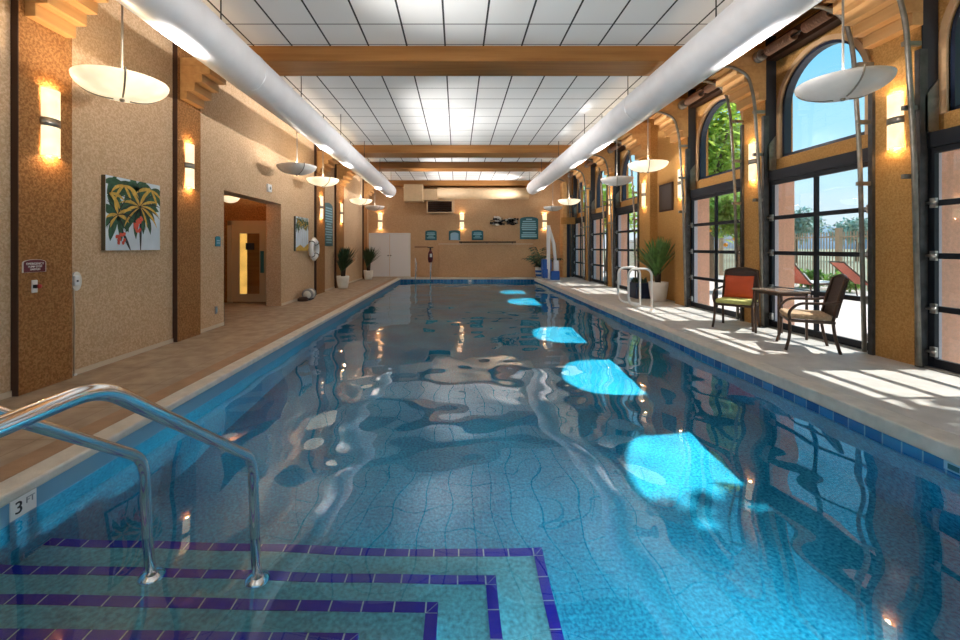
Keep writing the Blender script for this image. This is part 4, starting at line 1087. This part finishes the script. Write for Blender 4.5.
# fence in sections
for k in range(11):
    ya, yb_ = 1.5+k*3.2, 1.5+(k+1)*3.2
    if ya < 8.5 and k not in (2, 3, 4, 5): continue
    E = thing('iron_fence', (13., ya, 0), ['brown iron picket fence section seen through the wide glass doors'][0], 'fence', 'iron fence sections beyond the patio')
    m = MB(); m.box(12.98, ya+.07, 1.72, 13.02, yb_-.071, 1.77); m.box(12.98, ya+.07, .18, 13.02, yb_-.071, .23); m.build('rail', M['iron'], E)
    m = MB()
    for j in range(26): m.box(12.988, ya+.11+j*.115, .02, 13.012, ya+.135+j*.115, 1.92)
    m.build('pickets', M['iron'], E)
    m = MB(); m.box(12.93, ya-.07, 0, 13.07, ya+.07, 2.05); m.build('post', M['tan_post'], E)
# trees
def foliage(m, c, rad, n, sz, rg):
    for i in range(n):
        while True:
            p = Vector((rg.uniform(-1, 1), rg.uniform(-1, 1), rg.uniform(-1, 1)))
            if .35 < p.length < 1: break
        p = Vector((c[0]+p.x*rad[0], c[1]+p.y*rad[1], c[2]+p.z*rad[2]))
        d = Vector((rg.gauss(0, 1), rg.gauss(0, 1), rg.gauss(0, .7))).normalized(); s = sz*rg.uniform(.6, 1.3)
        m.blade(p, p+d*s, s*.55, .1*s, 2)
def tree(x, y, h, rad, n, sz, label, mt, seed, fruit=0, squash=.8, group=None):
    rg = random.Random(seed)
    E = thing('leafy_tree', (x, y, 0), label, 'tree', group)
    m = MB(); m.tube([(x, y, -.05), (x+.1, y+.05, h*.4), (x-.05, y, h*.75)], [h*.035, h*.025, h*.012], 8)
    for k in range(5):
        a = rg.uniform(0, 6.28); m.tube([(x+.05, y, h*.42), (x+rad*.6*math.cos(a), y+rad*.6*math.sin(a), h*.72)], [h*.014, h*.006], 6)
    m.build('trunk', M['bark'], E)
    m = MB()
    for k in range(7):
        a = 2*math.pi*k/7+rg.uniform(-.3, .3); rr = rad*.5 if k else 0
        foliage(m, (x+rr*math.cos(a), y+rr*math.sin(a), h*.62+rg.uniform(-.15, .25)*h*.5), (rad*.62, rad*.62, h*.28*squash), n//7, sz, rg)
    m.build('foliage', mt, E, normals=False)
    for k in range(fruit):
        a = rg.uniform(0, 6.28); q = rg.uniform(.5, 1); m = MB()
        m.lathe([(0, -.07)]+[(.07*math.sin(t), -.07*math.cos(t)) for t in [math.pi*i/8 for i in range(1, 8)]]+[(0, .07)], (x+rad*q*math.cos(a), y+rad*q*math.sin(a), h*.5+rg.uniform(-.15, .15)*h), 10)
        m.build('fruit', M['orangefruit'], E)
tree(10.7, 18.0, 8.4, 2.1, 7000, .27, 'large sunlit tree filling the arched window beside the wide sky view', M['treeleaf'], 1, 0, 1.3)
tree(9.2, 13.7, 3.5, 1.0, 2600, .17, 'low citrus tree with fruit behind the orange pillow chair door', M['treeleaf2'], 2, 10)
tree(9.0, 25.0, 6.0, 2.2, 3000, .3, 'tree outside just beyond the plant alcove', M['treeleaf'], 3)
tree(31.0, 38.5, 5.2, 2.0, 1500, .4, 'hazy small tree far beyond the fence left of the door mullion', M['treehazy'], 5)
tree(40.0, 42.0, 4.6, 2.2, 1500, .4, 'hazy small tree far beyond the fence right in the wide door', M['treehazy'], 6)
tree(9.3, 2.0, 9.0, 2.0, 3500, .3, 'added unseen tree outside shading the door at the right edge', M['treeleaf'], 8, 0, 1.2)  # unseen tree added to block sun at the nearest bay
rg = random.Random(9)
for k, (x, y) in enumerate(((12.3, 14.6), (12.3, 13.4), (12.4, 16.0))):
    E = thing('low_shrub', (x, y, 0), 'low green shrub planted along the patio fence', 'shrub', 'shrubs along the patio fence'); m = MB(); foliage(m, (x, y, .3), (.4, .5, .3), 420, .16, rg); m.build('foliage', M['treeleaf2'], E, normals=False)
    m = MB(); m.tube([(x, y, -.03), (x, y, .4)], .03, 6); m.build('stem', M['bark'], E)
# loungers
def lounger(x, y, rz, label, with_towel):
    E = thing('sun_lounger', (x, y, 0), label, 'sun lounger', None, rz)
    m = MB()
    for sx in (-.33, .33): m.tube(smooth_path([(sx, -.95, .36), (sx, .25, .36), (sx, .85, .98)], .15), .022, 8)
    m.tube([(-.33, -.95, .36), (.33, -.95, .36)], .022, 8); m.tube([(-.33, .85, .98), (.33, .85, .98)], .022, 8); m.build('frame', M['bronze'], E, world=False)
    for sx in (-.3, .3):
        for sy in (-.8, .2):
            m = MB(); m.tube([(sx, sy, -.03), (sx, sy+.05, .35)], .02, 6); m.build('leg', M['bronze'], E, world=False)
    m = MB(); m.prism([(-.95, .355), (.25, .355), (.85, .975), (.83, .995), (.24, .385), (-.95, .385)], 'yz', -.31, .31); m.build('sling', M['sling'], E, world=False)
    if with_towel:
        T = thing('beach_towel', (x, y, .38), 'white towel draped over the sun lounger', 'towel', None, rz)
        m = MB(); m.prism([(-.8, .01), (.24, .01), (.5, .28), (.48, .30), (.23, .035), (-.8, .035)], 'yz', -.34, .34); m.build('cloth', M['towel'], T, world=False)
lounger(10.0, 12.0, R(100), 'salmon sling sun lounger on patio with white towel', True)
lounger(11.5, 11.6, R(75), 'salmon sling sun lounger farther out on the patio', False)

# ------------------------------------------------------------------ light
sun = bpy.data.lights.new('sun', 'SUN'); sun.energy = 3.4; sun.angle = R(.6); sun.color = (1., .95, .86)
so = bpy.data.objects.new('sun', sun); COL.objects.link(so)
dirv = Vector((-1, -.04, -1.33)).normalized()
so.rotation_euler = dirv.to_track_quat('-Z', 'Y').to_euler(); so.location = (20, 8, 25)
sun.cycles.is_caustics_light = True
water.cycles.is_caustics_caster = True
for o in bpy.data.objects:
    if o.name.startswith(('pool_shell', 'step', 'nosing', 'waterline', 'grout')): o.cycles.is_caustics_receiver = True

w = bpy.data.worlds.new('sky'); sc.world = w; w.use_nodes = True
nt = w.node_tree; nt.nodes.clear()
out = nt.nodes.new('ShaderNodeOutputWorld'); bg = nt.nodes.new('ShaderNodeBackground')
tc = nt.nodes.new('ShaderNodeTexCoord'); sx = nt.nodes.new('ShaderNodeSeparateXYZ'); nt.links.new(tc.outputs['Generated'], sx.inputs[0])
rp = nt.nodes.new('ShaderNodeValToRGB'); el = rp.color_ramp.elements
el[0].position = 0.; el[0].color = (.80, .86, .92, 1); el[1].position = .42; el[1].color = (.11, .56, .92, 1)
x_ = el.new(.13); x_.color = (.50, .80, .95, 1)
nt.links.new(sx.outputs['Z'], rp.inputs['Fac'])
nz = nt.nodes.new('ShaderNodeTexNoise'); nz.inputs['Scale'].default_value = 2.6; nz.inputs['Detail'].default_value = 5
mp = nt.nodes.new('ShaderNodeMapping'); mp.inputs['Scale'].default_value = (1, 1, 3); nt.links.new(tc.outputs['Generated'], mp.inputs['Vector']); nt.links.new(mp.outputs['Vector'], nz.inputs['Vector'])
cr = nt.nodes.new('ShaderNodeValToRGB'); cr.color_ramp.elements[0].position = .5; cr.color_ramp.elements[0].color = (0, 0, 0, 1); cr.color_ramp.elements[1].position = .75; cr.color_ramp.elements[1].color = (.4, .4, .4, 1)
nt.links.new(nz.outputs['Fac'], cr.inputs['Fac'])
mx = nt.nodes.new('ShaderNodeMixRGB'); mx.inputs[2].default_value = (.88, .92, .97, 1); nt.links.new(cr.outputs['Color'], mx.inputs[0]); nt.links.new(rp.outputs['Color'], mx.inputs[1])
nt.links.new(mx.outputs['Color'], bg.inputs['Color']); bg.inputs['Strength'].default_value = .56
nt.links.new(bg.outputs[0], out.inputs[0])

# ------------------------------------------------------------------ camera and view
cam = bpy.data.cameras.new('camera'); co = bpy.data.objects.new('camera', cam); COL.objects.link(co)
cam.sensor_width = 36; cam.lens = F/960*36; cam.shift_x = (480-CX)/960; cam.shift_y = -(320-CY)/960; cam.clip_start = .05; cam.clip_end = 1500
co.location = (0, 0, H); co.rotation_euler = (R(90), 0, 0); sc.camera = co
sc.view_settings.view_transform = 'Standard'; sc.view_settings.look = 'None'; sc.view_settings.gamma = 1; sc.view_settings.use_curve_mapping = False
sc.view_settings.exposure = 1.15
sc.cycles.use_denoising = True
sc.cycles.max_bounces = 10; sc.cycles.diffuse_bounces = 5; sc.cycles.glossy_bounces = 4; sc.cycles.transmission_bounces = 6; sc.cycles.transparent_max_bounces = 12
sc.cycles.sample_clamp_indirect = 6
